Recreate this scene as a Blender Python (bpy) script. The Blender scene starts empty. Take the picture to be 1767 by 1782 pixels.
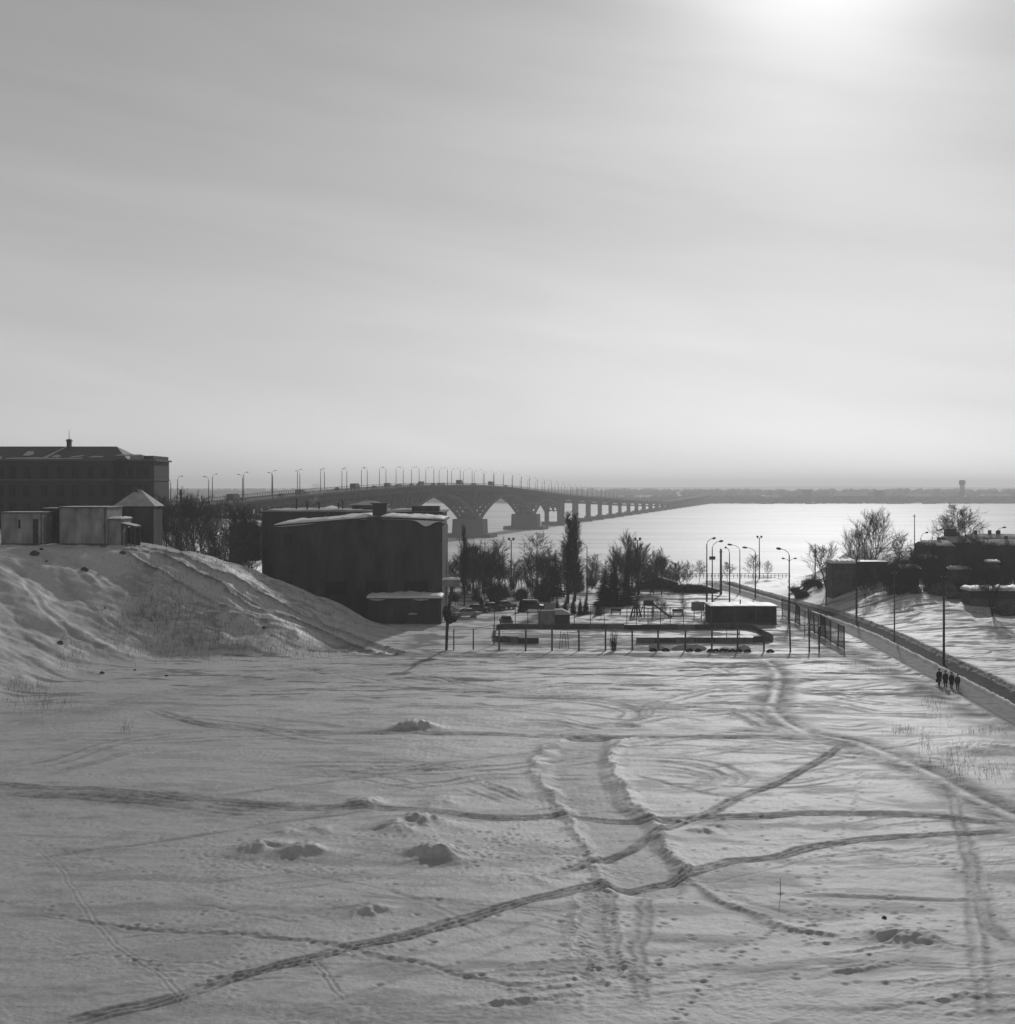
import bpy, math, random
import numpy as np
from mathutils import Vector, Matrix

# ------------------------------------------------------------------ camera, sky, sun, exposure
F, CX, HY, CH = 2566.0, 883.5, 849.0, 21.0        # photo focal length (px), centre column, horizon row, eye height
sc = bpy.context.scene
COL = sc.collection
cam = bpy.data.cameras.new('camera'); camo = bpy.data.objects.new('camera', cam); COL.objects.link(camo)
cam.sensor_fit = 'HORIZONTAL'; cam.sensor_width = 36.0; cam.lens = 36.0 * F / 1767.0
cam.shift_y = -(891.0 - HY) / 1767.0
cam.clip_start = 0.5; cam.clip_end = 30000
camo.location = (0, 0, CH); camo.rotation_euler = (math.radians(90), 0, 0)
sc.camera = camo

SUN_AZ, SUN_EL = math.radians(12.2), math.radians(20.5)     # azimuth to the right of +Y
world = bpy.data.worlds.new('World'); sc.world = world; world.use_nodes = True
wn, wl = world.node_tree.nodes, world.node_tree.links
wn.clear()
w_out = wn.new('ShaderNodeOutputWorld'); w_bg = wn.new('ShaderNodeBackground')
sky = wn.new('ShaderNodeTexSky'); sky.sky_type = 'NISHITA'; sky.sun_disc = False
sky.sun_elevation = SUN_EL; sky.sun_rotation = SUN_AZ
sky.air_density = 1.0; sky.dust_density = 0.9; sky.ozone_density = 1.0; sky.altitude = 0
w_bw = wn.new('ShaderNodeSeparateColor')                     # monochrome film, blue-green sensitive
w_tc = wn.new('ShaderNodeTexCoord'); w_map = wn.new('ShaderNodeMapping')
w_rot = wn.new('ShaderNodeMapping'); w_rot.inputs['Rotation'].default_value = (0.0, math.radians(-8), math.radians(12))
w_map.inputs['Scale'].default_value = (1.3, 1.3, 10.0)
w_no = wn.new('ShaderNodeTexNoise'); w_no.inputs['Scale'].default_value = 2.4
w_no.inputs['Detail'].default_value = 8; w_no.inputs['Roughness'].default_value = 0.5; w_no.inputs['Distortion'].default_value = 0.25
w_mr = wn.new('ShaderNodeMapRange'); w_mr.inputs[1].default_value = 0.3; w_mr.inputs[2].default_value = 0.75
w_mr.inputs[3].default_value = 0.95; w_mr.inputs[4].default_value = 1.10
wl.new(w_tc.outputs['Generated'], w_rot.inputs['Vector']); wl.new(w_rot.outputs[0], w_map.inputs['Vector']); wl.new(w_map.outputs[0], w_no.inputs['Vector'])
wl.new(w_no.outputs['Fac'], w_mr.inputs[0])
wl.new(sky.outputs[0], w_bw.inputs[0])
def w_math(op, x, y):
    q_ = wn.new('ShaderNodeMath'); q_.operation = op
    for i, v in enumerate((x, y)):
        if isinstance(v, (int, float)): q_.inputs[i].default_value = v
        else: wl.new(v, q_.inputs[i])
    return q_.outputs[0]
VEIL = 10.7                                                   # even light of the thin high cloud
clear = w_math('MULTIPLY', w_bw.outputs[1], 0.36)
w_dot = wn.new('ShaderNodeVectorMath'); w_dot.operation = 'DOT_PRODUCT'; wl.new(w_tc.outputs['Generated'], w_dot.inputs[0])
w_dot.inputs[1].default_value = (math.sin(SUN_AZ) * math.cos(SUN_EL), math.cos(SUN_AZ) * math.cos(SUN_EL), math.sin(SUN_EL))
aureole = w_math('MULTIPLY', w_math('POWER', w_math('MAXIMUM', w_dot.outputs['Value'], 0.0), 260.0), 12.0)
w_sep = wn.new('ShaderNodeSeparateXYZ'); wl.new(w_tc.outputs['Generated'], w_sep.inputs[0])
thin = w_math('ADD', w_math('MULTIPLY', w_math('POWER', 2.718, w_math('MULTIPLY', w_math('ABSOLUTE', w_sep.outputs[2], 0.0), -2.2)), 0.95), 0.05)   # the veil is seen edge-on low down, thin overhead
veil = w_math('MULTIPLY', thin, VEIL)
wl.new(w_math('MULTIPLY', w_math('ADD', w_math('ADD', clear, veil), aureole), w_mr.outputs[0]), w_bg.inputs['Color'])
w_bg.inputs['Strength'].default_value = 0.07
wl.new(w_bg.outputs[0], w_out.inputs['Surface'])

sun = bpy.data.lights.new('sun', 'SUN'); suno = bpy.data.objects.new('sun', sun); COL.objects.link(suno)
sun.energy = 2.3; sun.angle = math.radians(1.5); sun.color = (1, 1, 1)
sdir = Vector((math.sin(SUN_AZ) * math.cos(SUN_EL), math.cos(SUN_AZ) * math.cos(SUN_EL), math.sin(SUN_EL)))
suno.rotation_euler = sdir.to_track_quat('Z', 'Y').to_euler(); suno.location = sdir * 200
vs = sc.view_settings
vs.view_transform = 'Standard'; vs.look = 'None'; vs.gamma = 1.0; vs.exposure = -0.72; vs.use_curve_mapping = False

# ------------------------------------------------------------------ helpers
random.seed(7)
RNG = np.random.default_rng(11)

def at(px, py, D):
    """photo pixel at distance D -> world point"""
    return Vector(((px - CX) / F * D, D, CH - (py - HY) / F * D))
def xat(px, D): return (px - CX) / F * D

MATS = {}
def mat(name, v, rough=0.9, var=0.25, scale=1.5, bump=0.0, spec=0.3, stretch=(1, 1, 1), metal=0.0, detail=4):
    if name in MATS: return MATS[name]
    m = bpy.data.materials.new(name); m.use_nodes = True
    n, l = m.node_tree.nodes, m.node_tree.links
    p = n['Principled BSDF']; p.inputs['Roughness'].default_value = rough
    p.inputs['Specular IOR Level'].default_value = spec; p.inputs['Metallic'].default_value = metal
    tc = n.new('ShaderNodeTexCoord'); mp = n.new('ShaderNodeMapping'); mp.inputs['Scale'].default_value = stretch
    no = n.new('ShaderNodeTexNoise'); no.inputs['Scale'].default_value = scale; no.inputs['Detail'].default_value = detail
    no.inputs['Roughness'].default_value = 0.62
    mr = n.new('ShaderNodeMapRange'); mr.inputs[1].default_value = 0.3; mr.inputs[2].default_value = 0.7
    mr.inputs[3].default_value = v * (1 - var); mr.inputs[4].default_value = v * (1 + var)
    l.new(tc.outputs['Object'], mp.inputs['Vector']); l.new(mp.outputs[0], no.inputs['Vector'])
    l.new(no.outputs['Fac'], mr.inputs[0]); l.new(mr.outputs[0], p.inputs['Base Color'])
    if bump:
        b = n.new('ShaderNodeBump'); b.inputs['Strength'].default_value = 0.6; b.inputs['Distance'].default_value = bump
        no2 = n.new('ShaderNodeTexNoise'); no2.inputs['Scale'].default_value = scale * 4; no2.inputs['Detail'].default_value = 5
        l.new(mp.outputs[0], no2.inputs['Vector']); l.new(no2.outputs['Fac'], b.inputs['Height']); l.new(b.outputs[0], p.inputs['Normal'])
    MATS[name] = m
    return m

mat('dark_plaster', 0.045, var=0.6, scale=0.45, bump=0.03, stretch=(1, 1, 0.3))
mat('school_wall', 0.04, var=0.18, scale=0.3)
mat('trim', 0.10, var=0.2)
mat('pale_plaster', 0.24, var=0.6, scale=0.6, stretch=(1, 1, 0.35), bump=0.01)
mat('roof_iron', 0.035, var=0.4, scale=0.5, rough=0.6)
mat('glass', 0.012, var=0.2, rough=0.35, spec=0.15)
mat('pole_steel', 0.035, var=0.3, rough=0.6)
mat('pole_concrete', 0.09, var=0.3, rough=0.9)
mat('lamp_shell', 0.05, var=0.2, rough=0.5)
mat('bark', 0.04, var=0.4, scale=3, spec=0.05)
mat('twig', 0.05, var=0.3, scale=2, spec=0.05)
mat('window_frame', 0.03, var=0.2)
mat('birch_twig', 0.075, var=0.3, scale=2)
mat('needles', 0.016, var=0.5, scale=1.2)
mat('dead_grass', 0.10, var=0.5, scale=2)
mat('timber', 0.05, var=0.45, scale=1.2, stretch=(1, 1, 4))
mat('boards', 0.09, var=0.4, scale=1.0)
mat('boards_pale', 0.15, var=0.4, scale=1.0)
mat('boards_dark', 0.055, var=0.4, scale=1.0)
mat('grey_board', 0.22, var=0.3, scale=1.0)
mat('bridge_concrete', 0.09, var=0.25, scale=0.06)
mat('bridge_dark', 0.055, var=0.3, scale=0.1)
mat('rubber', 0.02, var=0.3)
mat('car_dark', 0.03, var=0.2, rough=0.4, spec=0.5)
mat('car_mid', 0.10, var=0.15, rough=0.4, spec=0.5)
mat('car_pale', 0.3, var=0.15, rough=0.45, spec=0.5)
mat('chrome', 0.4, var=0.1, rough=0.3)
mat('cloth_black', 0.02, var=0.3, scale=8)
mat('cloth_grey', 0.07, var=0.3, scale=8)
mat('skin', 0.3, var=0.1, scale=6)
mat('far_wood', 0.06, var=0.5, scale=0.02)
mat('far_wall', 0.22, var=0.3, scale=0.05)
mat('stone', 0.07, var=0.5, scale=2, bump=0.03)
mat('net', 0.08, var=0.2)
mat('snow_cap', 0.72, rough=0.6, var=0.1, scale=0.8, bump=0.05, spec=0.4)
mat('dusty_snow', 0.42, rough=0.8, var=0.3, scale=0.5, bump=0.03)

class MB:
    """collects shapes, builds one mesh object"""
    def __init__(s): s.v = []; s.f = []
    def add(s, vs_, fs):
        o = len(s.v); s.v += [tuple(v) for v in vs_]; s.f += [tuple(i + o for i in f) for f in fs]; return s
    def box(s, c, size, rz=0.0, taper=1.0):
        hx, hy, hz = size[0] / 2, size[1] / 2, size[2] / 2; ca, sa = math.cos(rz), math.sin(rz)
        vs_ = []
        for z, k in ((-hz, 1.0), (hz, taper)):
            for x, y in ((-hx, -hy), (hx, -hy), (hx, hy), (-hx, hy)):
                x, y = x * k, y * k
                vs_.append((c[0] + x * ca - y * sa, c[1] + x * sa + y * ca, c[2] + z))
        return s.add(vs_, [(3, 2, 1, 0), (4, 5, 6, 7), (0, 1, 5, 4), (1, 2, 6, 5), (2, 3, 7, 6), (3, 0, 4, 7)])
    def bb(s, x0, x1, y0, y1, z0, z1):
        return s.box(((x0 + x1) / 2, (y0 + y1) / 2, (z0 + z1) / 2), (abs(x1 - x0), abs(y1 - y0), abs(z1 - z0)))
    def tube(s, pts, radii, n=6, cap=True):
        pts = [Vector(p) for p in pts]
        if not hasattr(radii, '__len__'): radii = [radii] * len(pts)
        vs_ = []; fs = []
        for i, p in enumerate(pts):
            d = (pts[min(i + 1, len(pts) - 1)] - pts[max(i - 1, 0)])
            if d.length < 1e-9: d = Vector((0, 0, 1))
            d.normalize(); a = d.orthogonal() if abs(d.z) < 0.99 else Vector((1, 0, 0))
            if abs(d.z) < 0.99: a = d.cross(Vector((0, 0, 1)))
            a.normalize(); b = d.cross(a)
            for k in range(n):
                t = 2 * math.pi * k / n
                vs_.append(p + (a * math.cos(t) + b * math.sin(t)) * radii[i])
        for i in range(len(pts) - 1):
            for k in range(n):
                k2 = (k + 1) % n
                fs.append((i * n + k, i * n + k2, (i + 1) * n + k2, (i + 1) * n + k))
        if cap and n > 2:
            fs.append(tuple(range(n - 1, -1, -1))); fs.append(tuple((len(pts) - 1) * n + k for k in range(n)))
        return s.add(vs_, fs)
    def spike(s, p, q, r):
        """three-sided thin twig"""
        p = Vector(p); q = Vector(q); d = (q - p).normalized(); a = d.cross(Vector((0.31, 0.2, 0.93)))
        if a.length < 1e-3: a = Vector((1, 0, 0))
        a.normalize(); b = d.cross(a)
        vs_ = [p + a * r, p + (a * -0.5 + b * 0.87) * r, p + (a * -0.5 - b * 0.87) * r, q]
        return s.add(vs_, [(0, 1, 3), (1, 2, 3), (2, 0, 3)])
    def prism(s, prof, w0, w1, axis='y'):
        """polygon profile (a, z) extruded along the other horizontal axis"""
        n = len(prof); vs_ = []
        for w in (w0, w1):
            for a, z in prof: vs_.append((a, w, z) if axis == 'y' else (w, a, z))
        fs = [tuple(range(n)), tuple(range(2 * n - 1, n - 1, -1))]
        for i in range(n):
            j = (i + 1) % n; fs.append((i, i + n, j + n, j))
        return s.add(vs_, fs)
    def sheet(s, rows):
        """rows of points -> open quad sheet"""
        m = len(rows[0]); vs_ = [p for r in rows for p in r]; fs = []
        for i in range(len(rows) - 1):
            for j in range(m - 1): fs.append((i * m + j, i * m + j + 1, (i + 1) * m + j + 1, (i + 1) * m + j))
        return s.add(vs_, fs)
    def blob(s, c, r, seed=0, seg=8, rings=5, jag=0.25):
        rr = random.Random(seed); vs_ = []; fs = []
        for i in range(rings + 1):
            th = math.pi * i / rings
            for k in range(seg):
                ph = 2 * math.pi * k / seg; q = 1 + (rr.random() - 0.5) * 2 * jag
                vs_.append((c[0] + r[0] * q * math.sin(th) * math.cos(ph), c[1] + r[1] * q * math.sin(th) * math.sin(ph), c[2] + r[2] * q * math.cos(th)))
        for i in range(rings):
            for k in range(seg):
                k2 = (k + 1) % seg; fs.append((i * seg + k, (i + 1) * seg + k, (i + 1) * seg + k2, i * seg + k2))
        return s.add(vs_, fs)
    def mesh(s, name, m, smooth=False):
        me = bpy.data.meshes.new(name); me.from_pydata(s.v, [], s.f); me.update()
        if m: me.materials.append(MATS[m] if isinstance(m, str) else m)
        if smooth: me.polygons.foreach_set('use_smooth', [True] * len(me.polygons))
        return me
    def build(s, name, m, parent=None, smooth=False, loc=None):
        o = bpy.data.objects.new(name, s.mesh(name, m, smooth)); COL.objects.link(o)
        if parent: o.parent = parent
        if loc: o.location = loc
        return o

def tag(o, label=None, cat=None, group=None, kind=None):
    if label: o['label'] = label
    if cat: o['category'] = cat
    if group: o['group'] = group
    if kind: o['kind'] = kind
    return o
def thing(name, label, cat, loc=(0, 0, 0), rz=0.0, group=None):
    o = bpy.data.objects.new(name, None); COL.objects.link(o); o.empty_display_size = 0.3
    o.location = loc; o.rotation_euler = (0, 0, rz)
    return tag(o, label, cat, group)
def dup(root, loc, rz=0.0, scale=None, label=None, group=None):
    r = root.copy(); COL.objects.link(r); r.location = loc; r.rotation_euler = (0, 0, rz)
    if scale: r.scale = scale if hasattr(scale, '__len__') else (scale,) * 3
    if label: r['label'] = label
    if group: r['group'] = group
    for ch in list(root.children):
        c = ch.copy(); COL.objects.link(c); c.parent = r
        for g in list(ch.children):
            d = g.copy(); COL.objects.link(d); d.parent = c
    return r

# ------------------------------------------------------------------ terrain
def perlin(x, y, seed=0):
    xi = np.floor(x).astype(np.int64); yi = np.floor(y).astype(np.int64); xf = x - xi; yf = y - yi
    def grad(ix, iy, dx, dy):
        h = (ix * 374761393 + iy * 668265263 + seed * 974634777) & 0x7fffffff
        h = ((h ^ (h >> 13)) * 1274126177) & 0x7fffffff
        a = ((h ^ (h >> 16)) & 1023) / 1023.0 * 2 * np.pi
        return np.cos(a) * dx + np.sin(a) * dy
    u = xf * xf * xf * (xf * (xf * 6 - 15) + 10); v = yf * yf * yf * (yf * (yf * 6 - 15) + 10)
    a = grad(xi, yi, xf, yf) * (1 - u) + grad(xi + 1, yi, xf - 1, yf) * u
    b = grad(xi, yi + 1, xf, yf - 1) * (1 - u) + grad(xi + 1, yi + 1, xf - 1, yf - 1) * u
    return (a * (1 - v) + b * v) * 1.5
def sstep(t): t = np.clip(t, 0, 1); return t * t * (3 - 2 * t)

HILL = np.array([(-75, 40), (-55, 105), (-48.5, 134), (-48, 158), (-45.5, 171), (-40.7, 179), (-27, 183.5), (-21, 191), (-15, 208), (-15, 217),
                 (-22, 227), (-38, 233.5), (-50, 241), (-50, 800), (-900, 800), (-900, 40)], float)
def line_dist(X, Y, P):
    d2 = np.full(X.shape, 1e9)
    for a, b in zip(P[:-1], P[1:]):
        e = b - a; t = np.clip(((X - a[0]) * e[0] + (Y - a[1]) * e[1]) / (e @ e), 0, 1)
        d2 = np.minimum(d2, (X - a[0] - t * e[0]) ** 2 + (Y - a[1] - t * e[1]) ** 2)
    return np.sqrt(d2)
def poly_dist(X, Y, P):
    d2 = np.full(X.shape, 1e9); ins = np.zeros(X.shape, bool)
    for i in range(len(P)):
        a, b = P[i], P[(i + 1) % len(P)]; e = b - a
        t = np.clip(((X - a[0]) * e[0] + (Y - a[1]) * e[1]) / (e @ e), 0, 1)
        d2 = np.minimum(d2, (X - a[0] - t * e[0]) ** 2 + (Y - a[1] - t * e[1]) ** 2)
        c = ((a[1] > Y) != (b[1] > Y))
        if a[1] != b[1]: ins ^= c & (X < (b[0] - a[0]) * (Y - a[1]) / (b[1] - a[1]) + a[0])
    return np.sqrt(d2), ins
def bank_edge(X): return np.minimum(350 + 0.8 * np.maximum(0, -(X + 20)), 560)
def macro(X, Y):
    X = np.asarray(X, float); Y = np.asarray(Y, float)
    d, ins = poly_dist(X, Y, HILL)
    cap = np.interp(X, [-56, -45.3, -37.3, -30.7, -25.7, -20.6, -16], [12.7, 11.1, 9.0, 6.4, 4.3, 1.2, 0.0])
    d1 = line_dist(X, Y, HILL[:10]); d2 = line_dist(X, Y, HILL[9:14])
    d1 = d1 + 2.0 * perlin(X / 9.0, Y / 7.0, 71) * np.clip(d1 / 6, 0, 1)
    k = 0.7; a = 0.47 * (np.sqrt(d1 * d1 + 16) - 4); b = 0.9 * d2
    h = -k * np.log(np.exp(-a / k) + np.exp(-cap / k) + np.exp(-b / k)) + k * np.log(1 + np.exp(-cap / k) + np.exp(-b / k)) * (a < 3 * k)
    h = np.where(a < 3 * k, np.minimum(h, a), h)
    z = np.where(ins, np.maximum(h, 0), 0.0)
    z = z + 4.2 * sstep((Y - 195) / 70) * sstep((X - 52) / 16) * (1 - sstep((Y - 278) / 35) * sstep((84 - X) / 14))
    z = z + 3.2 * sstep((Y - 268) / 40) * sstep((X - 70) / 18)
    t = sstep((Y - bank_edge(X)) / 24)
    return z * (1 - t) + (-9.6) * t
def hit(px, py, zoff=0.0):
    """where the photo pixel's ray meets the ground"""
    D = np.concatenate([np.arange(40, 330, 0.25)]); X = (px - CX) / F * D; z = CH - (py - HY) / F * D
    m = macro(X, D) + zoff; w = np.nonzero(z <= m)[0]
    i = w[0] if len(w) else len(D) - 1
    return float(X[i]), float(D[i])

# grid: rows in Y, columns in X/Y
Yv = [34.0]
while Yv[-1] < 640:
    y = Yv[-1]
    d = min(y * y / (21 * 1474.0) * 0.66, 0.30) if y > 52 else 0.5
    if y > 235: d = 0.30 + (y - 235) * 0.011
    Yv.append(y + d)
Yv = np.array(Yv)
inn = np.linspace(-0.375, 0.375, 800); outr = 0.375 + np.cumsum(np.linspace(0.0015, 0.045, 42))
Rv = np.concatenate([-outr[::-1], inn, outr])
YY = np.repeat(Yv[:, None], len(Rv), 1); XX = Rv[None, :] * YY
ZZ = macro(XX, YY)
PK = np.zeros_like(ZZ)                       # trodden or dirty snow, and shade painted in before the rink
inner = sstep((bank_edge(XX) - YY) / 20)
d_h, in_h = poly_dist(XX, YY, HILL)
hillm = np.where(in_h, sstep(d_h / 8), 0)
rightm = sstep((XX - 53) / 10) * sstep((YY - 150) / 40)
lump = 1 + 3.2 * hillm + 1.8 * rightm
ZZ += inner * (0.16 * perlin(XX / 17, YY / 13, 1) + 0.05 * lump * perlin(XX / 5.2, YY / 3.6, 2)
               + 0.024 * lump * perlin(XX / 1.7 + YY / 9, YY / 1.25, 3) + 0.012 * perlin(XX / 0.7, YY / 0.6, 4) + 0.006 * perlin(XX / 0.3, YY / 0.3, 5))
sast = perlin(XX / 6.0 + 0.35 * perlin(XX / 9, YY / 9, 8), YY / 1.1 + XX / 9, 6)          # wind ripples
ZZ += inner * (0.028 * np.maximum(sast, 0) * (0.6 + perlin(XX / 25, YY / 25, 7)))
rough = sstep((perlin(XX / 11, YY / 8, 21) - 0.05) / 0.4)
ZZ += inner * rough * 0.045 * np.abs(perlin(XX / 0.55, YY / 0.5, 22)) * (YY < 260)
crust = sstep((perlin(XX / 6.5, YY / 4.5, 23) + 0.5 * perlin(XX / 2.1, YY / 1.6, 24) - 0.05) / 0.25)      # broken crust: plates with sharp little edges
ZZ += inner * (0.022 * crust + 0.02 * (1 - crust) * np.abs(perlin(XX / 0.32, YY / 0.30, 25)))

def smooth_path(pts, step=1.2):
    P = np.array(pts, float)
    if len(P) < 3:
        n = max(2, int(np.linalg.norm(P[-1] - P[0]) / step)); return np.stack([np.linspace(P[0, i], P[-1, i], n) for i in (0, 1)], 1)
    out = []
    Q = np.vstack([2 * P[0] - P[1], P, 2 * P[-1] - P[-2]])
    for i in range(1, len(Q) - 2):
        n = max(2, int(np.linalg.norm(Q[i + 1] - Q[i]) / step))
        for t in np.linspace(0, 1, n, endpoint=False):
            out.append(0.5 * ((2 * Q[i]) + (-Q[i - 1] + Q[i + 1]) * t + (2 * Q[i - 1] - 5 * Q[i] + 4 * Q[i + 1] - Q[i + 2]) * t * t
                              + (-Q[i - 1] + 3 * Q[i] - 3 * Q[i + 1] + Q[i + 2]) * t ** 3))
    out.append(P[-1]); return np.array(out)
def px_path(pix): return smooth_path([hit(x, y) for x, y in pix])
WOB = 0.35 * perlin(XX / 3.1, YY / 3.1, 31) + 0.10 * perlin(XX / 0.8, YY / 0.8, 32)
CRUM = 0.5 + 0.9 * np.abs(perlin(XX / 0.5, YY / 0.45, 33)) + 0.5 * perlin(XX / 1.6, YY / 1.3, 34)
RELIEF = 0.46
def field(path, reach):
    """signed distance to a path on the part of the grid near it"""
    y0, y1 = path[:, 1].min() - reach, path[:, 1].max() + reach
    r0, r1 = np.searchsorted(Yv, [y0, y1])
    rr = np.concatenate([(path[:, 0] - reach) / np.maximum(path[:, 1], 35), (path[:, 0] + reach) / np.maximum(path[:, 1], 35)])
    c0, c1 = np.searchsorted(Rv, [rr.min() - 0.01, rr.max() + 0.01])
    sl = (slice(max(r0, 0), r1), slice(max(c0, 0), c1))
    best = np.full(XX[sl].shape, 1e9); sgn = np.zeros_like(best)
    for a, b in zip(path[:-1], path[1:]):
        q0, q1 = np.searchsorted(Yv[sl[0]], [min(a[1], b[1]) - reach, max(a[1], b[1]) + reach])
        if q1 <= q0: continue
        lo = min((a[0] - reach) / (a[1] + reach), (b[0] - reach) / (b[1] + reach), (a[0] - reach) / max(a[1] - reach, 20), (b[0] - reach) / max(b[1] - reach, 20))
        hi = max((a[0] + reach) / max(a[1] - reach, 20), (b[0] + reach) / max(b[1] - reach, 20), (a[0] + reach) / (a[1] + reach), (b[0] + reach) / (b[1] + reach))
        k0, k1 = np.searchsorted(Rv[sl[1]], [lo, hi])
        if k1 <= k0: continue
        x = XX[sl][q0:q1, k0:k1] - a[0]; y = YY[sl][q0:q1, k0:k1] - a[1]; e = b - a; L = e @ e + 1e-9
        t = np.clip((x * e[0] + y * e[1]) / L, 0, 1); d2 = (x - t * e[0]) ** 2 + (y - t * e[1]) ** 2
        B = best[q0:q1, k0:k1]; S = sgn[q0:q1, k0:k1]; m = d2 < B
        B[m] = d2[m]; S[m] = np.sign(x * e[1] - y * e[0])[m]
    return sl, np.sqrt(best) * np.where(sgn == 0, 1, sgn)
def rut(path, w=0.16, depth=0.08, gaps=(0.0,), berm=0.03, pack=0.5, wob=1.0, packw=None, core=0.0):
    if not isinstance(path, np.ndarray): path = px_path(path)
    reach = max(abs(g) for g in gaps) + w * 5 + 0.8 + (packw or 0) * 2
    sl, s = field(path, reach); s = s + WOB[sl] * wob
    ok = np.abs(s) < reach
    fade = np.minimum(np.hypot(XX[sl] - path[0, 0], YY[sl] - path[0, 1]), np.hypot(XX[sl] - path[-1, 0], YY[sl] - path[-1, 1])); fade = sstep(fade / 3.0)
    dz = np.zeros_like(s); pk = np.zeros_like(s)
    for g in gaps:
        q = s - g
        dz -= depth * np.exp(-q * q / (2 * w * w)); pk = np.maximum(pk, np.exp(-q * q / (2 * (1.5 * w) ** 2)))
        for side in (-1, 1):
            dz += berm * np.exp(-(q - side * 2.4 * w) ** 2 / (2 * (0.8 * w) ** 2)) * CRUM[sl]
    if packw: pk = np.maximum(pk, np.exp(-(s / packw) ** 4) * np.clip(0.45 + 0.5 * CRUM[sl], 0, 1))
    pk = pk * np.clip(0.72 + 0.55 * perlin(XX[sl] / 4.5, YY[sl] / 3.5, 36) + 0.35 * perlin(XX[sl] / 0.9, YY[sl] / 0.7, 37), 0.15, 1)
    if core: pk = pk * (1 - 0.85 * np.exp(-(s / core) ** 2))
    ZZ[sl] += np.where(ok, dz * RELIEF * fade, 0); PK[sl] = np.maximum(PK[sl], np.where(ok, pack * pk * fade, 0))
def ridge(pix, w=0.5, h=0.35):
    sl, s = field(px_path(pix), w * 5); s = s + WOB[sl] * 1.2
    ZZ[sl] += 0.42 * h * np.exp(-s * s / (2 * (0.8 * w) ** 2)) * (0.35 + 0.75 * CRUM[sl] + 0.5 * np.abs(perlin(XX[sl] / 0.28, YY[sl] / 0.28, 35)))
def lane(pix, w=2.2, depth=0.25):
    sl, s = field(px_path(pix), w * 3); s = s + WOB[sl]
    k = 1 - sstep((np.abs(s) - w * 0.75) / (w * 0.5)); ZZ[sl] -= depth * k
    PK[sl] = np.maximum(PK[sl], 0.18 * k)
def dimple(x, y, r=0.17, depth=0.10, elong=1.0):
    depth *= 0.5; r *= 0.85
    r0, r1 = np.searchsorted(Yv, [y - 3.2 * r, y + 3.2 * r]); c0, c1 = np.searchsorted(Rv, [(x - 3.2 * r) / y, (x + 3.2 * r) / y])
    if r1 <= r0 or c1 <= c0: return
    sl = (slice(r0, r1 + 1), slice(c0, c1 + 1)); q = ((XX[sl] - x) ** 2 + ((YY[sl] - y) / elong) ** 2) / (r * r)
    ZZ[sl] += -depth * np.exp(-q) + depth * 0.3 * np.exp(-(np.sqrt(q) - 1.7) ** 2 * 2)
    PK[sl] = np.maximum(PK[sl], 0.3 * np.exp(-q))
def steps(pix, stride=0.62, side=0.14, jit=0.1, r=0.17, depth=0.1):
    p = px_path(pix); dist = 0.0; k = 0
    for a, b in zip(p[:-1], p[1:]):
        e = b - a; L = np.linalg.norm(e); n = np.array((e[1], -e[0])) / (L + 1e-9)
        while dist < L:
            q = a + e * (dist / L) + n * side * (1 if k % 2 else -1) + RNG.normal(0, jit, 2)
            dimple(q[0], q[1], r * RNG.uniform(0.8, 1.25), depth * RNG.uniform(0.6, 1.3)); k += 1; dist += stride
        dist -= L
def scatter_steps(px, py, sx, sy, n, depth=0.09):
    for _ in range(n // 2):
        x, y = hit(px + RNG.normal(0, sx), py + RNG.normal(0, sy)); dimple(x, y, RNG.uniform(0.13, 0.24), depth * RNG.uniform(0.5, 1.4))
def mound(px, py, r, h, sx=1.0, seed=0):
    x, y = hit(px, py); r0, r1 = np.searchsorted(Yv, [y - 4 * r, y + 4 * r]); sl = (slice(r0, r1), slice(None))
    ang = np.arctan2(YY[sl] - y, XX[sl] - x)
    q = np.sqrt(((XX[sl] - x) / sx) ** 2 + (YY[sl] - y) ** 2) / (r * (1 + 0.25 * np.sin(ang * 2 + seed) + 0.15 * np.sin(ang * 5 + seed * 3)))
    g = 1 / (1 + (q * 1.15) ** 4) * 0.7 + 0.3 * np.exp(-q ** 2 * 0.35); ZZ[sl] += 0.85 * h * g * (0.9 + 0.28 * np.abs(perlin(XX[sl] / 0.6, YY[sl] / 0.6, 40 + seed)))

# snow mounds and hollows
for i, a in enumerate([(448, 1480, 1.15, .55), (527, 1486, 1.0, .6), (760, 1492, 1.3, .85), (735, 1435, 1.3, .75), (690, 1447, 1.3, .5), (635, 1400, 1.4, .5),
                       (765, 1395, 1.4, .35), (720, 1270, 1.5, .95), (1222, 1447, .7, .3), (1255, 1440, .6, .25), (1575, 1632, 1.35, .6, 1.3),
                       (1690, 1305, 2.6, .55, 1.5), (1610, 1200, 2.0, .35, 1.6), (640, 1590, .9, .35), (770, 1180, 2.2, .25, 2.0), (1100, 1262, 1.4, .3),
                       (500, 1452, .9, .25), (560, 1448, .8, .2), (400, 1130, 2.5, .6, 2.4), (930, 1530, 1.6, .25, 1.6), (60, 1195, 2, .4), (160, 1172, 1.5, .35)]):
    mound(*a, seed=i)
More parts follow.
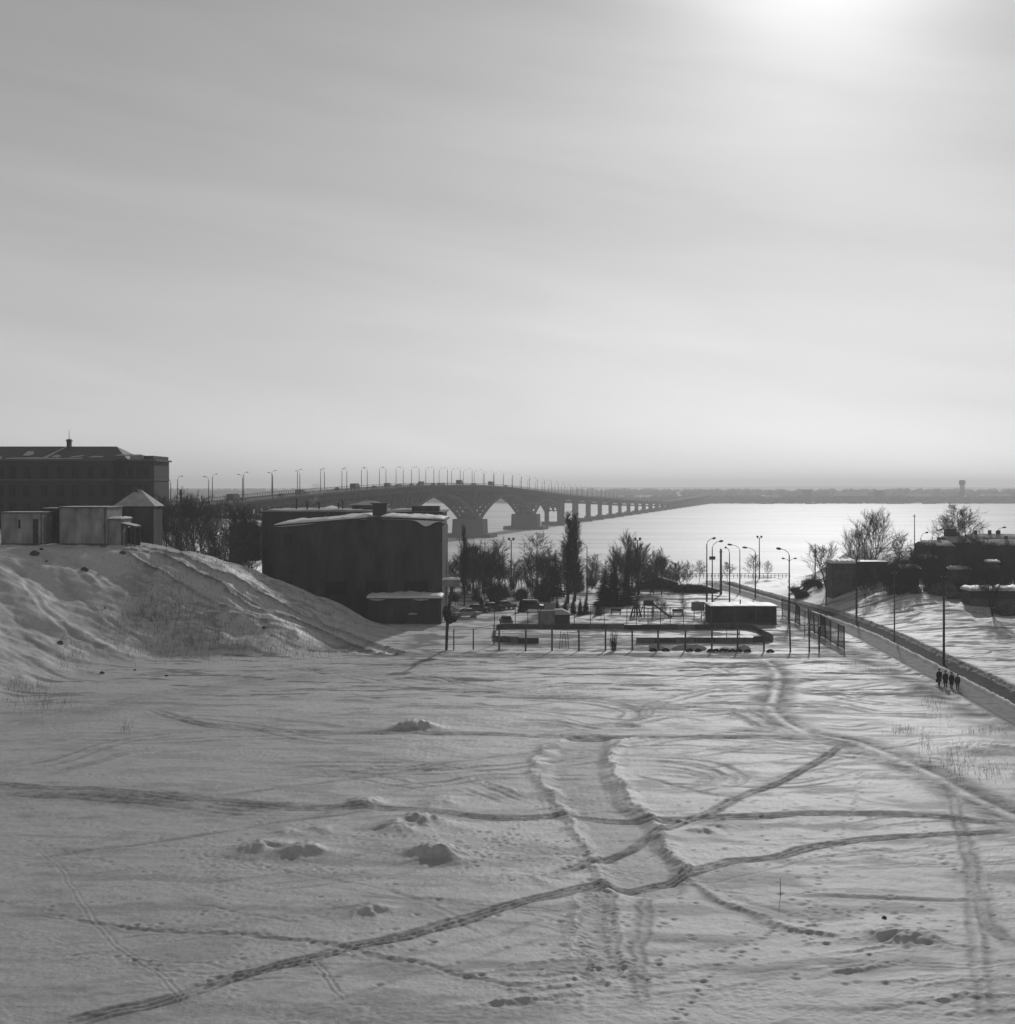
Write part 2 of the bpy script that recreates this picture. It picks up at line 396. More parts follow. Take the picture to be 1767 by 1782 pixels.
# ploughed lane with its ridges
lane([(1022, 1285), (1003, 1330), (1020, 1385), (1062, 1430), (1100, 1490), (1128, 1545)], 1.9, 0.2)
ridge([(985, 1288), (947, 1305), (930, 1346), (945, 1365), (978, 1407), (1009, 1454), (1029, 1500), (1060, 1546)], 0.42, 0.34)
ridge([(1120, 1284), (1085, 1292), (1065, 1315), (1071, 1346), (1091, 1382), (1132, 1423), (1163, 1474), (1194, 1522)], 0.36, 0.42)
ridge([(1060, 1546), (1015, 1575), (1004, 1633), (1030, 1680), (1060, 1712)], 0.5, 0.30)
ridge([(1064, 1560), (1075, 1600), (1060, 1640), (1075, 1680)], 0.4, 0.25)
ridge([(1200, 1526), (1235, 1550), (1283, 1578), (1373, 1612), (1450, 1628)], 0.25, 0.20)
rut([(1198, 1536), (1230, 1560), (1281, 1588), (1360, 1618), (1440, 1635)], 0.35, 0.16, pack=0.3)
rut([(1250, 1545), (1300, 1568), (1380, 1592), (1470, 1612)], 0.2, 0.10, pack=0.25)
lane([(1040, 1560), (1045, 1600), (1040, 1650), (1046, 1700)], 0.9, 0.15)
# trodden tracks (ski and foot)
rut([(60, 1800), (200, 1765), (300, 1740), (420, 1702), (560, 1667), (700, 1632), (800, 1605), (860, 1587), (960, 1562), (1055, 1541), (1091, 1549), (1188, 1526), (1271, 1500),
     (1353, 1494), (1425, 1474), (1527, 1461), (1707, 1451), (1800, 1446)], 0.10, 0.16, (-0.40, 0.0, 0.38), 0.06, 0.72, wob=0.7, packw=0.55)
rut([(-60, 1360), (51, 1370), (188, 1376), (326, 1394), (484, 1406), (560, 1406), (688, 1409), (764, 1414), (866, 1424), (983, 1418), (1060, 1424), (1137, 1428), (1219, 1427),
     (1322, 1423), (1425, 1419), (1579, 1419), (1661, 1425), (1800, 1437)], 0.13, 0.18, (-0.45, 0.1, 0.55), 0.06, 0.8, wob=0.7, packw=0.8)
rut([(-40, 1384), (60, 1380), (188, 1386), (300, 1396), (420, 1408), (520, 1412)], 0.3, 0.10, (-1.6, -0.7, 0.5, 1.4), 0.06, 0.85, packw=2.6)
rut([(1327, 1146), (1343, 1162), (1353, 1178), (1348, 1207), (1340, 1235), (1368, 1261), (1404, 1279), (1476, 1289), (1527, 1307), (1604, 1341), (1661, 1371), (1733, 1407), (1810, 1445)],
    0.22, 0.12, (-0.65, 0.65), 0.05, 0.8, wob=0.5, packw=2.3, core=0.42)
rut([(250, 1232), (357, 1262), (500, 1272), (662, 1278), (900, 1279), (1065, 1284), (1322, 1284), (1476, 1287)], 0.22, 0.12, (-0.4, 0.5), 0.04, 0.75, packw=0.9)
rut([(1476, 1292), (1425, 1323), (1348, 1366), (1286, 1392), (1219, 1423), (1142, 1449), (1091, 1479), (1024, 1505), (950, 1530)], 0.11, 0.14, (-0.28, 0.28), 0.06, 0.8, wob=0.6, packw=0.5)
rut([(1085, 1345), (1150, 1360), (1219, 1382), (1286, 1394)], 0.16, 0.1, (0.0,), 0.04, 0.5)
rut([(1000, 1296), (900, 1313), (611, 1354), (458, 1377), (340, 1396)], 0.2, 0.10, (0.0,), 0.03, 0.55)
rut([(20, 1493), (120, 1484), (357, 1455), (458, 1437), (611, 1419), (688, 1411)], 0.18, 0.10, (0.0,), 0.03, 0.55)
rut([(92, 1588), (183, 1613), (418, 1628), (550, 1644), (637, 1667), (739, 1684), (825, 1705), (940, 1726), (1060, 1720)], 0.15, 0.09, (0.0,), 0.04, 0.5)
rut([(60, 1470), (102, 1506), (168, 1613), (285, 1710), (340, 1765)], 0.05, 0.035, (-0.13, 0.13), 0.02, 0.2, wob=0.4)
rut([(500, 1650), (545, 1680), (575, 1715), (610, 1760)], 0.05, 0.05, (-0.13, 0.13), 0.02, 0.35, wob=0.4)
rut([(1658, 1371), (1671, 1433), (1692, 1500), (1707, 1567), (1728, 1613), (1790, 1665)], 0.1, 0.09, (-0.3, 0.3), 0.03, 0.5, wob=0.5, packw=0.6)
rut([(1690, 1500), (1700, 1600), (1715, 1720), (1725, 1800)], 0.12, 0.07, (-0.3, 0.3), 0.02, 0.35, wob=0.5)
rut([(1358, 1561), (1420, 1562), (1476, 1561), (1600, 1566), (1767, 1567)], 0.2, 0.13, (0.0,), 0.05, 0.45, wob=0.4)
rut([(1117, 1551), (1117, 1613), (1106, 1664), (1117, 1715), (1090, 1780)], 0.12, 0.1, (-0.2, 0.2), 0.04, 0.45)
rut([(1271, 1500), (1200, 1535), (1300, 1525), (1430, 1495), (1527, 1480), (1620, 1484)], 0.1, 0.06, (0.0,), 0.02, 0.35)
rut([(1005, 1380), (1150, 1377), (1280, 1372), (1360, 1362), (1420, 1356)], 0.1, 0.06, (0.0,), 0.02, 0.35)
rut([(1340, 1362), (1380, 1345), (1440, 1344), (1560, 1350)], 0.12, 0.08, (0.0,), 0.02, 0.4)
rut([(400, 1500), (640, 1545), (760, 1580), (860, 1640)], 0.12, 0.05, (0.0,), 0.02, 0.3)
rut([(300, 1545), (450, 1530), (600, 1500), (720, 1470)], 0.15, 0.05, (0.0,), 0.02, 0.3)
rut([(420, 1748), (640, 1690), (760, 1655), (900, 1620), (980, 1590)], 0.14, 0.05, (0.0,), 0.03, 0.35)
rut([(520, 1780), (640, 1730), (900, 1650), (990, 1625)], 0.12, 0.05, (0.0,), 0.03, 0.3)
# tyre tracks and arcs over the far part of the field
arcs = [[(420, 1205), (640, 1196), (860, 1184), (1065, 1171), (1271, 1158), (1400, 1153)], [(560, 1218), (860, 1203), (1014, 1192), (1219, 1196), (1322, 1202)],
        [(1322, 1202), (1420, 1205), (1491, 1220), (1604, 1232)], [(860, 1210), (1014, 1212), (1106, 1230), (1122, 1243), (1090, 1258), (980, 1262)],
        [(880, 1216), (1010, 1220), (1085, 1233), (1100, 1243), (1080, 1254)], [(1110, 1250), (1140, 1226), (1230, 1205), (1300, 1192)],
        [(1373, 1180), (1450, 1184), (1530, 1186), (1600, 1180)], [(1373, 1222), (1450, 1226), (1540, 1240), (1640, 1240)], [(1373, 1195), (1440, 1200), (1540, 1210), (1590, 1208)],
        [(1260, 1235), (1300, 1250), (1330, 1272)], [(1280, 1230), (1330, 1262), (1370, 1275)], [(300, 1190), (500, 1168), (700, 1160), (900, 1150), (1100, 1148)],
        [(700, 1172), (900, 1166), (1000, 1155), (1150, 1150)], [(1180, 1150), (1230, 1160), (1280, 1180)], [(880, 1255), (960, 1258), (1060, 1275)], [(940, 1250), (1010, 1262), (1080, 1274)],
        [(1110, 1330), (1200, 1336), (1250, 1350), (1255, 1365), (1210, 1375), (1150, 1378)], [(1110, 1322), (1220, 1328), (1268, 1342), (1272, 1362), (1230, 1378)],
        [(1110, 1340), (1180, 1343), (1228, 1352), (1225, 1366), (1180, 1372)], [(1280, 1170), (1440, 1172), (1560, 1165)], [(250, 1250), (420, 1262), (560, 1290), (700, 1292)],
        [(290, 1245), (480, 1252), (620, 1268), (720, 1272)], [(100, 1290), (260, 1290), (420, 1282), (600, 1284)], [(30, 1340), (120, 1320), (210, 1290), (330, 1275)],
        [(60, 1352), (150, 1330), (240, 1300)], [(0, 1265), (150, 1235), (330, 1200), (520, 1175), (760, 1160), (1000, 1145)], [(800, 1365), (850, 1380), (900, 1400)], [(830, 1360), (880, 1375), (925, 1395)]]
for i, a in enumerate(arcs):
    rut(a, 0.16, 0.10, (-0.75, 0.75) if i % 3 else (0.0, 0.5), 0.05, 0.55, wob=0.8)
rut([(0, 1262), (130, 1245), (330, 1205), (520, 1180), (700, 1168)], 1.6, 0.06, (0.0,), 0.03, 0.45, packw=2.0)
rut([(640, 1140), (800, 1142), (1000, 1143), (1200, 1141), (1330, 1142), (1500, 1140), (1570, 1125)], 0.6, 0.10, (-1.0, 1.2), 0.06, 0.9, packw=3.0)
rr_ = random.Random(5)
for i in range(46):                           # fainter random runs
    x = rr_.uniform(0, 1767); y = 1165 + 560 * rr_.random() ** 1.5; L = rr_.uniform(80, 330); sl_ = rr_.uniform(-0.16, 0.16)
    rut([(x - L, y - L * sl_ + rr_.uniform(-6, 6)), (x, y), (x + L, y + L * sl_ + rr_.uniform(-8, 8))], rr_.uniform(0.07, 0.16), rr_.uniform(0.03, 0.07),
        rr_.choice([(0.0,), (-0.2, 0.2), (-0.7, 0.7)]), 0.02, rr_.uniform(0.15, 0.35), wob=1.5)
for i in range(70):                           # criss-cross tyre runs over the far field
    x = rr_.uniform(560, 1640); y = 1150 + 280 * rr_.random() ** 1.3; L = rr_.uniform(60, 260); sl_ = rr_.uniform(-0.12, 0.12); c_ = rr_.uniform(-14, 14)
    rut([(x - L, y - L * sl_ + c_), (x, y), (x + L, y + L * sl_ + c_)], rr_.uniform(0.10, 0.2), rr_.uniform(0.05, 0.12), rr_.choice([(0.0,), (-0.75, 0.75), (-0.75, 0.75)]), 0.05, rr_.uniform(0.3, 0.6), wob=1.2)
rut([(870, 1121), (1000, 1119), (1150, 1118), (1340, 1121)], 0.5, 0.02, (0.0,), 0.0, 0.95, packw=5.5)  # grey dirty band before the rink, with the snow bank's shade painted in
rut([(1380, 1240), (1440, 1240), (1480, 1236)], 0.5, 0.05, (-0.6, 0.6), 0.05, 0.6, packw=1.8)
rut([(1250, 1268), (1320, 1272), (1400, 1276)], 0.5, 0.05, (-0.6, 0.6), 0.05, 0.6, packw=1.6)
for i in range(26):
    x = rr_.uniform(60, 1720); y = 1300 + 460 * rr_.random(); a_ = rr_.uniform(-1, 1); L = rr_.uniform(60, 200)
    steps([(x - L, y - L * 0.3 * a_), (x, y + rr_.uniform(-10, 10)), (x + L, y + L * 0.3 * a_)], depth=rr_.uniform(0.05, 0.1))
# footprints
steps([(80, 1580), (183, 1610), (418, 1626), (550, 1642), (637, 1666), (739, 1684), (825, 1705), (900, 1722)])
steps([(1599, 1425), (1610, 1460), (1640, 1495), (1690, 1530), (1767, 1560)]); steps([(1340, 1362), (1400, 1356), (1480, 1350), (1600, 1362)])
steps([(1450, 1380), (1330, 1385), (1240, 1400)]); steps([(1500, 1345), (1480, 1420), (1430, 1520), (1400, 1640)]); steps([(990, 1500), (950, 1470), (860, 1450), (760, 1462), (640, 1460)])
steps([(1060, 1700), (1180, 1660), (1300, 1640), (1450, 1600), (1560, 1560)]); steps([(1180, 1780), (1250, 1690), (1330, 1640)]); steps([(820, 1490), (900, 1500), (960, 1505)])
steps([(360, 1420), (370, 1500), (380, 1560), (420, 1640), (410, 1740)], depth=0.06); steps([(980, 1400), (900, 1440), (840, 1500), (800, 1520)])
for a in [(850, 1470, 90, 14, 90), (1000, 1480, 60, 40, 80), (1150, 1620, 200, 60, 120), (1450, 1570, 160, 50, 100), (1350, 1440, 140, 40, 120), (1480, 1660, 160, 50, 70), (600, 1455, 120, 14, 70),
          (1050, 1650, 50, 50, 70), (1250, 1410, 90, 18, 60), (1560, 1330, 90, 30, 50), (240, 1390, 120, 8, 50), (700, 1620, 250, 70, 90), (1300, 1300, 150, 40, 60)]:
    scatter_steps(*a)
for k in range(9):                            # low streaky drifts towards the near edge
    x = rr_.uniform(860, 1020); y = rr_.uniform(1675, 1760); ridge([(x - 60, y + 6), (x, y), (x + rr_.uniform(40, 90), y - 8)], 0.22, 0.16)
for k in range(7):
    x = rr_.uniform(1560, 1740); y = rr_.uniform(1690, 1770); ridge([(x - 60, y + 6), (x, y), (x + 70, y - 6)], 0.2, 0.12)
for k in range(9):
    x = rr_.uniform(1450, 1560); y = rr_.uniform(1635, 1690); ridge([(x - 50, y + 8), (x + 30, y - 3)], 0.15, 0.10)
# the ramp down the hill, sledge runs on its face
RAMP = [(232, 958), (290, 985), (360, 1022), (450, 1066), (560, 1108), (640, 1138)]
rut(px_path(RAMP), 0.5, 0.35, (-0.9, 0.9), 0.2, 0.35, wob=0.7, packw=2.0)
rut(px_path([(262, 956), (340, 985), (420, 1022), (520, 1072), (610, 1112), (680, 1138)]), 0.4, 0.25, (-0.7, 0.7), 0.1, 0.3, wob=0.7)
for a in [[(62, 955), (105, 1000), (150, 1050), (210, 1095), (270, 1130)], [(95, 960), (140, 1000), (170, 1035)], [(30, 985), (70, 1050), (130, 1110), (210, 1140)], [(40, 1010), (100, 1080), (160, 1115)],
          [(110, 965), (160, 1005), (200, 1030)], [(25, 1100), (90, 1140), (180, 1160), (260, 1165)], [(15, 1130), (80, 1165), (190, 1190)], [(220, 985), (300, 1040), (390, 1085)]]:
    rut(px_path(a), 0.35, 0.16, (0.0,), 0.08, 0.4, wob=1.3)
# weedy patches on the hill: litter shows through thin snow
PK = np.maximum(PK, hillm * (YY < 235) * 0.55 * sstep((perlin(XX / 6, YY / 5, 50) + 0.8 * perlin(XX / 1.3, YY / 1.0, 51) - 0.05) / 0.5) * sstep((XX + 56) / 8))
PK = np.maximum(PK, rightm * 0.6 * sstep((perlin(XX / 9, YY / 4, 52) + 0.7 * perlin(XX / 2.2, YY / 1.0, 53) - 0.15) / 0.4))
ZZ += rightm * 0.10 * perlin(XX / 7, YY / 2.0, 54) + hillm * (YY < 240) * (0.07 * np.abs(perlin(XX / 0.9, YY / 0.8, 57)) + 0.16 * perlin(XX / 3.0, YY / 2.2, 58))
PK = np.maximum(PK, 0.30 * sstep((perlin(XX / 9, YY / 3, 55) + 0.4 * perlin(XX / 2, YY / 1, 56) - 0.2) / 0.5) * (YY < 235))

for ln, wd in ((RAMP, 1.5), ([(262, 956), (340, 985), (420, 1022), (520, 1072), (610, 1112), (680, 1138)], 1.2)):      # the ramp is kept clear by sledges
    sl, s = field(px_path(ln), 6.0); s = s + 0.6 * WOB[sl]; k_ = np.exp(-(s / wd) ** 4)
    PK[sl] = PK[sl] * (1 - k_) + 0.75 * np.exp(-((np.abs(s) - wd - 0.5) / 0.45) ** 2) * np.clip(0.3 + 0.6 * CRUM[sl], 0, 1)
    ZZ[sl] += -0.22 * k_ + 0.22 * np.exp(-((s + wd + 0.5) / 0.5) ** 2) * CRUM[sl]
far_ = sstep((YY - 118) / 40) * (YY < 262) * (1 - hillm)
streak = perlin(XX / 17 + 0.6 * perlin(XX / 30, YY / 9, 61), YY / 2.6 + 0.05 * XX, 62) + 0.7 * perlin(XX / 6, YY / 1.3, 63) + 0.5 * perlin(XX / 1.8, YY / 0.7, 64)
side_ = 0.35 * sstep((XX - 8) / 25)
PK = np.maximum(PK, far_ * 0.75 * sstep((streak - 0.25 + 0.0 * side_) / 0.35))
verge = np.exp(-((XX - 43.5) / 2.6) ** 2) * sstep((YY - 110) / 30) * (YY < 262)
PK = np.maximum(PK, verge * 0.85 * np.clip(0.6 + 0.6 * perlin(XX / 2.2, YY / 2.6, 65), 0, 1))
yard = (YY > 186) * (YY < 300) * sstep((XX + 16) / 4) * sstep((44 - XX) / 4)
PK = np.maximum(PK, yard * 0.75 * sstep((perlin(XX / 8, YY / 5, 66) + 0.6 * perlin(XX / 2, YY / 1.5, 67) + 0.05) / 0.4))
near_ = (YY < 130) * 0.25 * sstep((perlin(XX / 8 + YY / 20, YY / 3.0, 68) + 0.6 * perlin(XX / 2.4, YY / 1.2, 69) - 0.15) / 0.5)
PK = np.maximum(PK, near_)

# footpath and road beside the field
FOOT = smooth_path([(45.0, 110), (46.4, 134), (47.8, 156), (49.6, 190), (50.6, 215), (49.0, 258), (46.0, 300), (44.5, 325)], 1.0)
def offset_path(p, d):
    t = np.gradient(p, axis=0); t /= np.linalg.norm(t, axis=1)[:, None]
    return p + np.stack([t[:, 1], -t[:, 0]], 1) * (d if np.isscalar(d) else d[:, None])
sl, s = field(FOOT, 9.0)                      # s grows to the right of the path
near = np.abs(s) < 8.5
flat = (1 - sstep((np.abs(s - 1.2) - 2.9) / 2.2)) * near
ZZ[sl] = ZZ[sl] * (1 - flat) + flat * (macro(XX[sl], YY[sl]) - 0.12)
ZZ[sl] += near * (0.50 * np.exp(-((s + WOB[sl] * 0.25 - 1.55) / 0.34) ** 2) * (0.8 + 0.35 * CRUM[sl]) + 0.42 * np.exp(-((s - 5.0) / 0.8) ** 2) * CRUM[sl] + 0.22 * np.exp(-((s + 1.9) / 0.5) ** 2) * CRUM[sl])
PK[sl] = np.where(near, np.maximum(PK[sl] * (np.abs(s - 1.55) > 0.6), 0.55 * (1 - sstep((np.abs(s + 0.2) - 1.2) / 0.8)) + 0.8 * np.exp(-((s - 5.0) / 0.9) ** 2)), PK[sl])

def gz(x, y):
    """height of the finished ground"""
    i = int(np.clip(np.searchsorted(Yv, y) - 1, 0, len(Yv) - 2)); r = x / y
    j = int(np.clip(np.searchsorted(Rv, r) - 1, 0, len(Rv) - 2))
    u = np.clip((y - Yv[i]) / (Yv[i + 1] - Yv[i]), 0, 1); v = np.clip((r - Rv[j]) / (Rv[j + 1] - Rv[j]), 0, 1)
    return float((ZZ[i, j] * (1 - v) + ZZ[i, j + 1] * v) * (1 - u) + (ZZ[i + 1, j] * (1 - v) + ZZ[i + 1, j + 1] * v) * u)
def gp(x, y, dz=0.0): return Vector((x, y, gz(x, y) + dz))

def snow_material():
    m = bpy.data.materials.new('snow'); m.use_nodes = True; n, l = m.node_tree.nodes, m.node_tree.links
    p = n['Principled BSDF']; p.inputs['Roughness'].default_value = 0.6; p.inputs['Specular IOR Level'].default_value = 0.3
    at_ = n.new('ShaderNodeAttribute'); at_.attribute_name = 'packed_or_shaded'
    geo = n.new('ShaderNodeNewGeometry')
    no = n.new('ShaderNodeTexNoise'); no.inputs['Scale'].default_value = 2.2; no.inputs['Detail'].default_value = 6; no.inputs['Roughness'].default_value = 0.65
    l.new(geo.outputs['Position'], no.inputs['Vector'])
    mr = n.new('ShaderNodeMapRange'); mr.inputs[1].default_value = 0.3; mr.inputs[2].default_value = 0.7; mr.inputs[3].default_value = 0.50; mr.inputs[4].default_value = 0.66
    l.new(no.outputs['Fac'], mr.inputs[0])
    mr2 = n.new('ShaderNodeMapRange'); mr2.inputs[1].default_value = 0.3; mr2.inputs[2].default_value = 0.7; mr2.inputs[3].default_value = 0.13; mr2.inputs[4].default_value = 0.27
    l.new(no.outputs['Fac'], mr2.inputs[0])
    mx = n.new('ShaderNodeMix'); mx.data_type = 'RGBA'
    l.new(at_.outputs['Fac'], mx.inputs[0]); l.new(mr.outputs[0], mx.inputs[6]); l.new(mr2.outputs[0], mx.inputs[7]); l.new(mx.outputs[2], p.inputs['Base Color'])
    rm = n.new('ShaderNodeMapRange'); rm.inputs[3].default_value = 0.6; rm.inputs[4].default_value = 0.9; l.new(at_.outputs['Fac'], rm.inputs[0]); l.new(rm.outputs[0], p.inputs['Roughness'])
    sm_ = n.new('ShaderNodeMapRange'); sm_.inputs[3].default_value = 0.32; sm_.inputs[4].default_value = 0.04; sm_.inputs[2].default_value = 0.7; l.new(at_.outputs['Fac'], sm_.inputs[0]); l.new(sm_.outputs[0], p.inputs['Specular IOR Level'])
    b = n.new('ShaderNodeBump'); b.inputs['Strength'].default_value = 0.85; b.inputs['Distance'].default_value = 0.06
    n2 = n.new('ShaderNodeTexNoise'); n2.inputs['Scale'].default_value = 4.5; n2.inputs['Detail'].default_value = 7; n2.inputs['Roughness'].default_value = 0.7
    l.new(geo.outputs['Position'], n2.inputs['Vector']); l.new(n2.outputs['Fac'], b.inputs['Height']); l.new(b.outputs[0], p.inputs['Normal'])
    return m
SNOW = snow_material()
nr, nc = ZZ.shape
me = bpy.data.meshes.new('snow_field')
co = np.stack([XX, YY, ZZ], 2).reshape(-1, 3).astype(np.float32)
idx = np.arange(nr * nc, dtype=np.int32).reshape(nr, nc)
q = np.stack([idx[:-1, :-1], idx[:-1, 1:], idx[1:, 1:], idx[1:, :-1]], 2).reshape(-1, 4)
me.vertices.add(len(co)); me.vertices.foreach_set('co', co.ravel())
me.loops.add(q.size); me.loops.foreach_set('vertex_index', q.ravel())
me.polygons.add(len(q)); me.polygons.foreach_set('loop_start', np.arange(0, q.size, 4, dtype=np.int32)); me.polygons.foreach_set('loop_total', np.full(len(q), 4, dtype=np.int32))
me.polygons.foreach_set('use_smooth', np.ones(len(q), bool))
me.update(calc_edges=True)
pa = me.attributes.new('packed_or_shaded', 'FLOAT', 'POINT'); pa.data.foreach_set('value', np.clip(PK, 0, 1).ravel().astype(np.float32))
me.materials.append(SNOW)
ground = bpy.data.objects.new('snow_field', me); COL.objects.link(ground)
tag(ground, 'open snow field crossed by ruts, ski tracks and footprints', None, None, 'structure')

def strip(name, path, half, dz, m, label, n=5):
    mb = MB(); rows = []
    L, R = offset_path(path, -half), offset_path(path, half)
    for a, b in zip(L, R): rows.append([tuple(gp(*(a + (b - a) * t), dz)) for t in np.linspace(0, 1, n)])
    o = mb.sheet(rows).build(name, m, smooth=True); tag(o, label, None, None, 'structure'); return o
mat('packed_snow', 0.30, rough=0.9, var=0.35, scale=0.9, bump=0.05, spec=0.15)
mat('wet_asphalt', 0.06, rough=0.95, var=0.5, scale=0.5, bump=0.03, spec=0.08)
strip('footpath', offset_path(FOOT, -0.1), 1.05, 0.035, 'packed_snow', 'trodden grey snow path running beside the road')
strip('road', offset_path(FOOT, 3.3), 1.15, 0.04, 'wet_asphalt', 'narrow dark road strip between low snow banks')

# river ice and the far bank
def ice_material():
    m = bpy.data.materials.new('river_ice'); m.use_nodes = True; n, l = m.node_tree.nodes, m.node_tree.links
    p = n['Principled BSDF']; p.inputs['Roughness'].default_value = 0.62; p.inputs['Specular IOR Level'].default_value = 0.35
    geo = n.new('ShaderNodeNewGeometry'); mp = n.new('ShaderNodeMapping'); mp.inputs['Scale'].default_value = (0.006, 0.02, 1); mp.inputs['Rotation'].default_value = (0, 0, 0.15)
    no = n.new('ShaderNodeTexNoise'); no.inputs['Scale'].default_value = 1.0; no.inputs['Detail'].default_value = 7
    l.new(geo.outputs['Position'], mp.inputs[0]); l.new(mp.outputs[0], no.inputs['Vector'])
    mr = n.new('ShaderNodeMapRange'); mr.inputs[1].default_value = 0.3; mr.inputs[2].default_value = 0.7; mr.inputs[3].default_value = 0.45; mr.inputs[4].default_value = 0.86
    l.new(no.outputs['Fac'], mr.inputs[0]); l.new(mr.outputs[0], p.inputs['Base Color'])
    b = n.new('ShaderNodeBump'); b.inputs['Strength'].default_value = 0.5; b.inputs['Distance'].default_value = 0.5
    n2 = n.new('ShaderNodeTexNoise'); n2.inputs['Scale'].default_value = 0.35; n2.inputs['Detail'].default_value = 5
    l.new(geo.outputs['Position'], n2.inputs['Vector']); l.new(n2.outputs['Fac'], b.inputs['Height']); l.new(b.outputs[0], p.inputs['Normal'])
    return m
ICE = -8.0
o = MB().sheet([[(x, y, ICE) for x in np.linspace(-5000, 5000, 21)] for y in (300, 700, 1500, 2300, 2760)]).build('river_ice', ice_material())
tag(o, 'snow covered ice of the wide frozen river', None, None, 'structure')
rows = []
for y, z in ((2690, -9), (2705, -6.8), (2800, -5.5), (3300, -3), (4300, 4), (5600, 14), (7500, 20)):
    rows.append([(x, y + 40 * math.sin(x / 430.0) * (y < 3000), z + 2.5 * math.sin(x / 310 + y / 500) * (y > 2900) + (8 * math.sin(x / 1900 + 1) if y > 4000 else 0)) for x in np.linspace(-6000, 6000, 121)])
o = MB().sheet(rows).build('far_bank', 'dusty_snow', smooth=True); tag(o, 'low far river bank fading into haze', None, None, 'structure')

# ------------------------------------------------------------------ the bridge
BM = 0.21
TV = np.array((BM, 1.0)) / math.hypot(BM, 1.0); NV = np.array((TV[1], -TV[0]))       # along, and to the right of, the bridge
_D = np.linspace(380, 2760, 600)
_z = np.interp(_D, [380, 478, 533, 593, 699, 780, 865, 950, 1033, 1139, 1279, 1500, 1800, 1980, 2250, 2650, 2760], [12.5, 15.2, 17.3, 19.2, 21.6, 22.7, 22.7, 21.6, 19.2, 15.9, 13.0, 8.8, 4.2, 3.0, 5.0, 7.8, 8.0])
for _ in range(3): _z = np.convolve(np.pad(_z, 8, mode='edge'), np.ones(17) / 17, 'valid')
def dz_(D): return float(np.interp(D, _D, _z))
B0 = Vector((-22.0, 865.0, ICE))
def bp(D, nn, z):
    """bridge coordinates -> point local to the bridge's own origin"""
    return Vector((-22 + BM * (D - 865) + NV[0] * nn - B0.x, D + NV[1] * nn - B0.y, z - B0.z))
bridge = thing('river_bridge', 'long concrete road bridge on arched spans crossing the frozen river', 'bridge', B0)
DEND = 2740
Ds = list(np.arange(400, DEND + 1, 10.0))
def loft(prof_fn, Dl):
    """closed cross-section (n, z) lofted along the bridge"""
    mb = MB(); rows = []
    for D in Dl: rows.append([bp(D, a, b) for a, b in prof_fn(D)])
    m = len(rows[0]); vs_ = [p for r in rows for p in r]; fs = []
    for i in range(len(rows) - 1):
        for j in range(m): fs.append((i * m + j, i * m + (j + 1) % m, (i + 1) * m + (j + 1) % m, (i + 1) * m + j))
    fs += [tuple(range(m)), tuple((len(rows) - 1) * m + k for k in range(m - 1, -1, -1))]
    return mb.add(vs_, fs)
dk = loft(lambda D: [(-7.6, dz_(D)), (-7.6, dz_(D) - 0.55), (-6, dz_(D) - 1.1), (6, dz_(D) - 1.1), (7.6, dz_(D) - 0.55), (7.6, dz_(D)), (5.6, dz_(D)), (5.5, dz_(D) - 0.25), (-5.5, dz_(D) - 0.25), (-5.6, dz_(D))], Ds).build('deck', 'bridge_concrete', bridge)
ARCH = [(427, 533), (533, 699), (699, 865), (865, 1031), (1031, 1137)]
def soffit(D):
    for a, b in ARCH:
        if a <= D <= b: return dz_(D) - 3.3
    k = ((D - 1137) % 70) / 70.0
    return dz_(D) - 2.6 - 2.2 * abs(2 * k - 1) ** 2
for off in (-4.6, 4.6):
    loft(lambda D: [(off - 0.9, dz_(D) - 1.05), (off - 0.9, soffit(D)), (off + 0.9, soffit(D)), (off + 0.9, dz_(D) - 1.05)], list(np.arange(400, DEND, 7.0))).build('main_girder', 'bridge_dark', bridge)
for side in (-7.4, 7.4):
    r = loft(lambda D: [(side - .08, dz_(D) + 0.95), (side + .08, dz_(D) + 0.95), (side + .08, dz_(D) + 1.1), (side - .08, dz_(D) + 1.1)], Ds).build('handrail', 'bridge_dark', bridge)
    mb = MB()
    for D in np.arange(405, 1500, 2.5): mb.box(bp(D, side, dz_(D) + 0.5), (0.16, 0.16, 0.96))
    tag(mb.build('baluster', 'bridge_dark', r), kind='stuff')
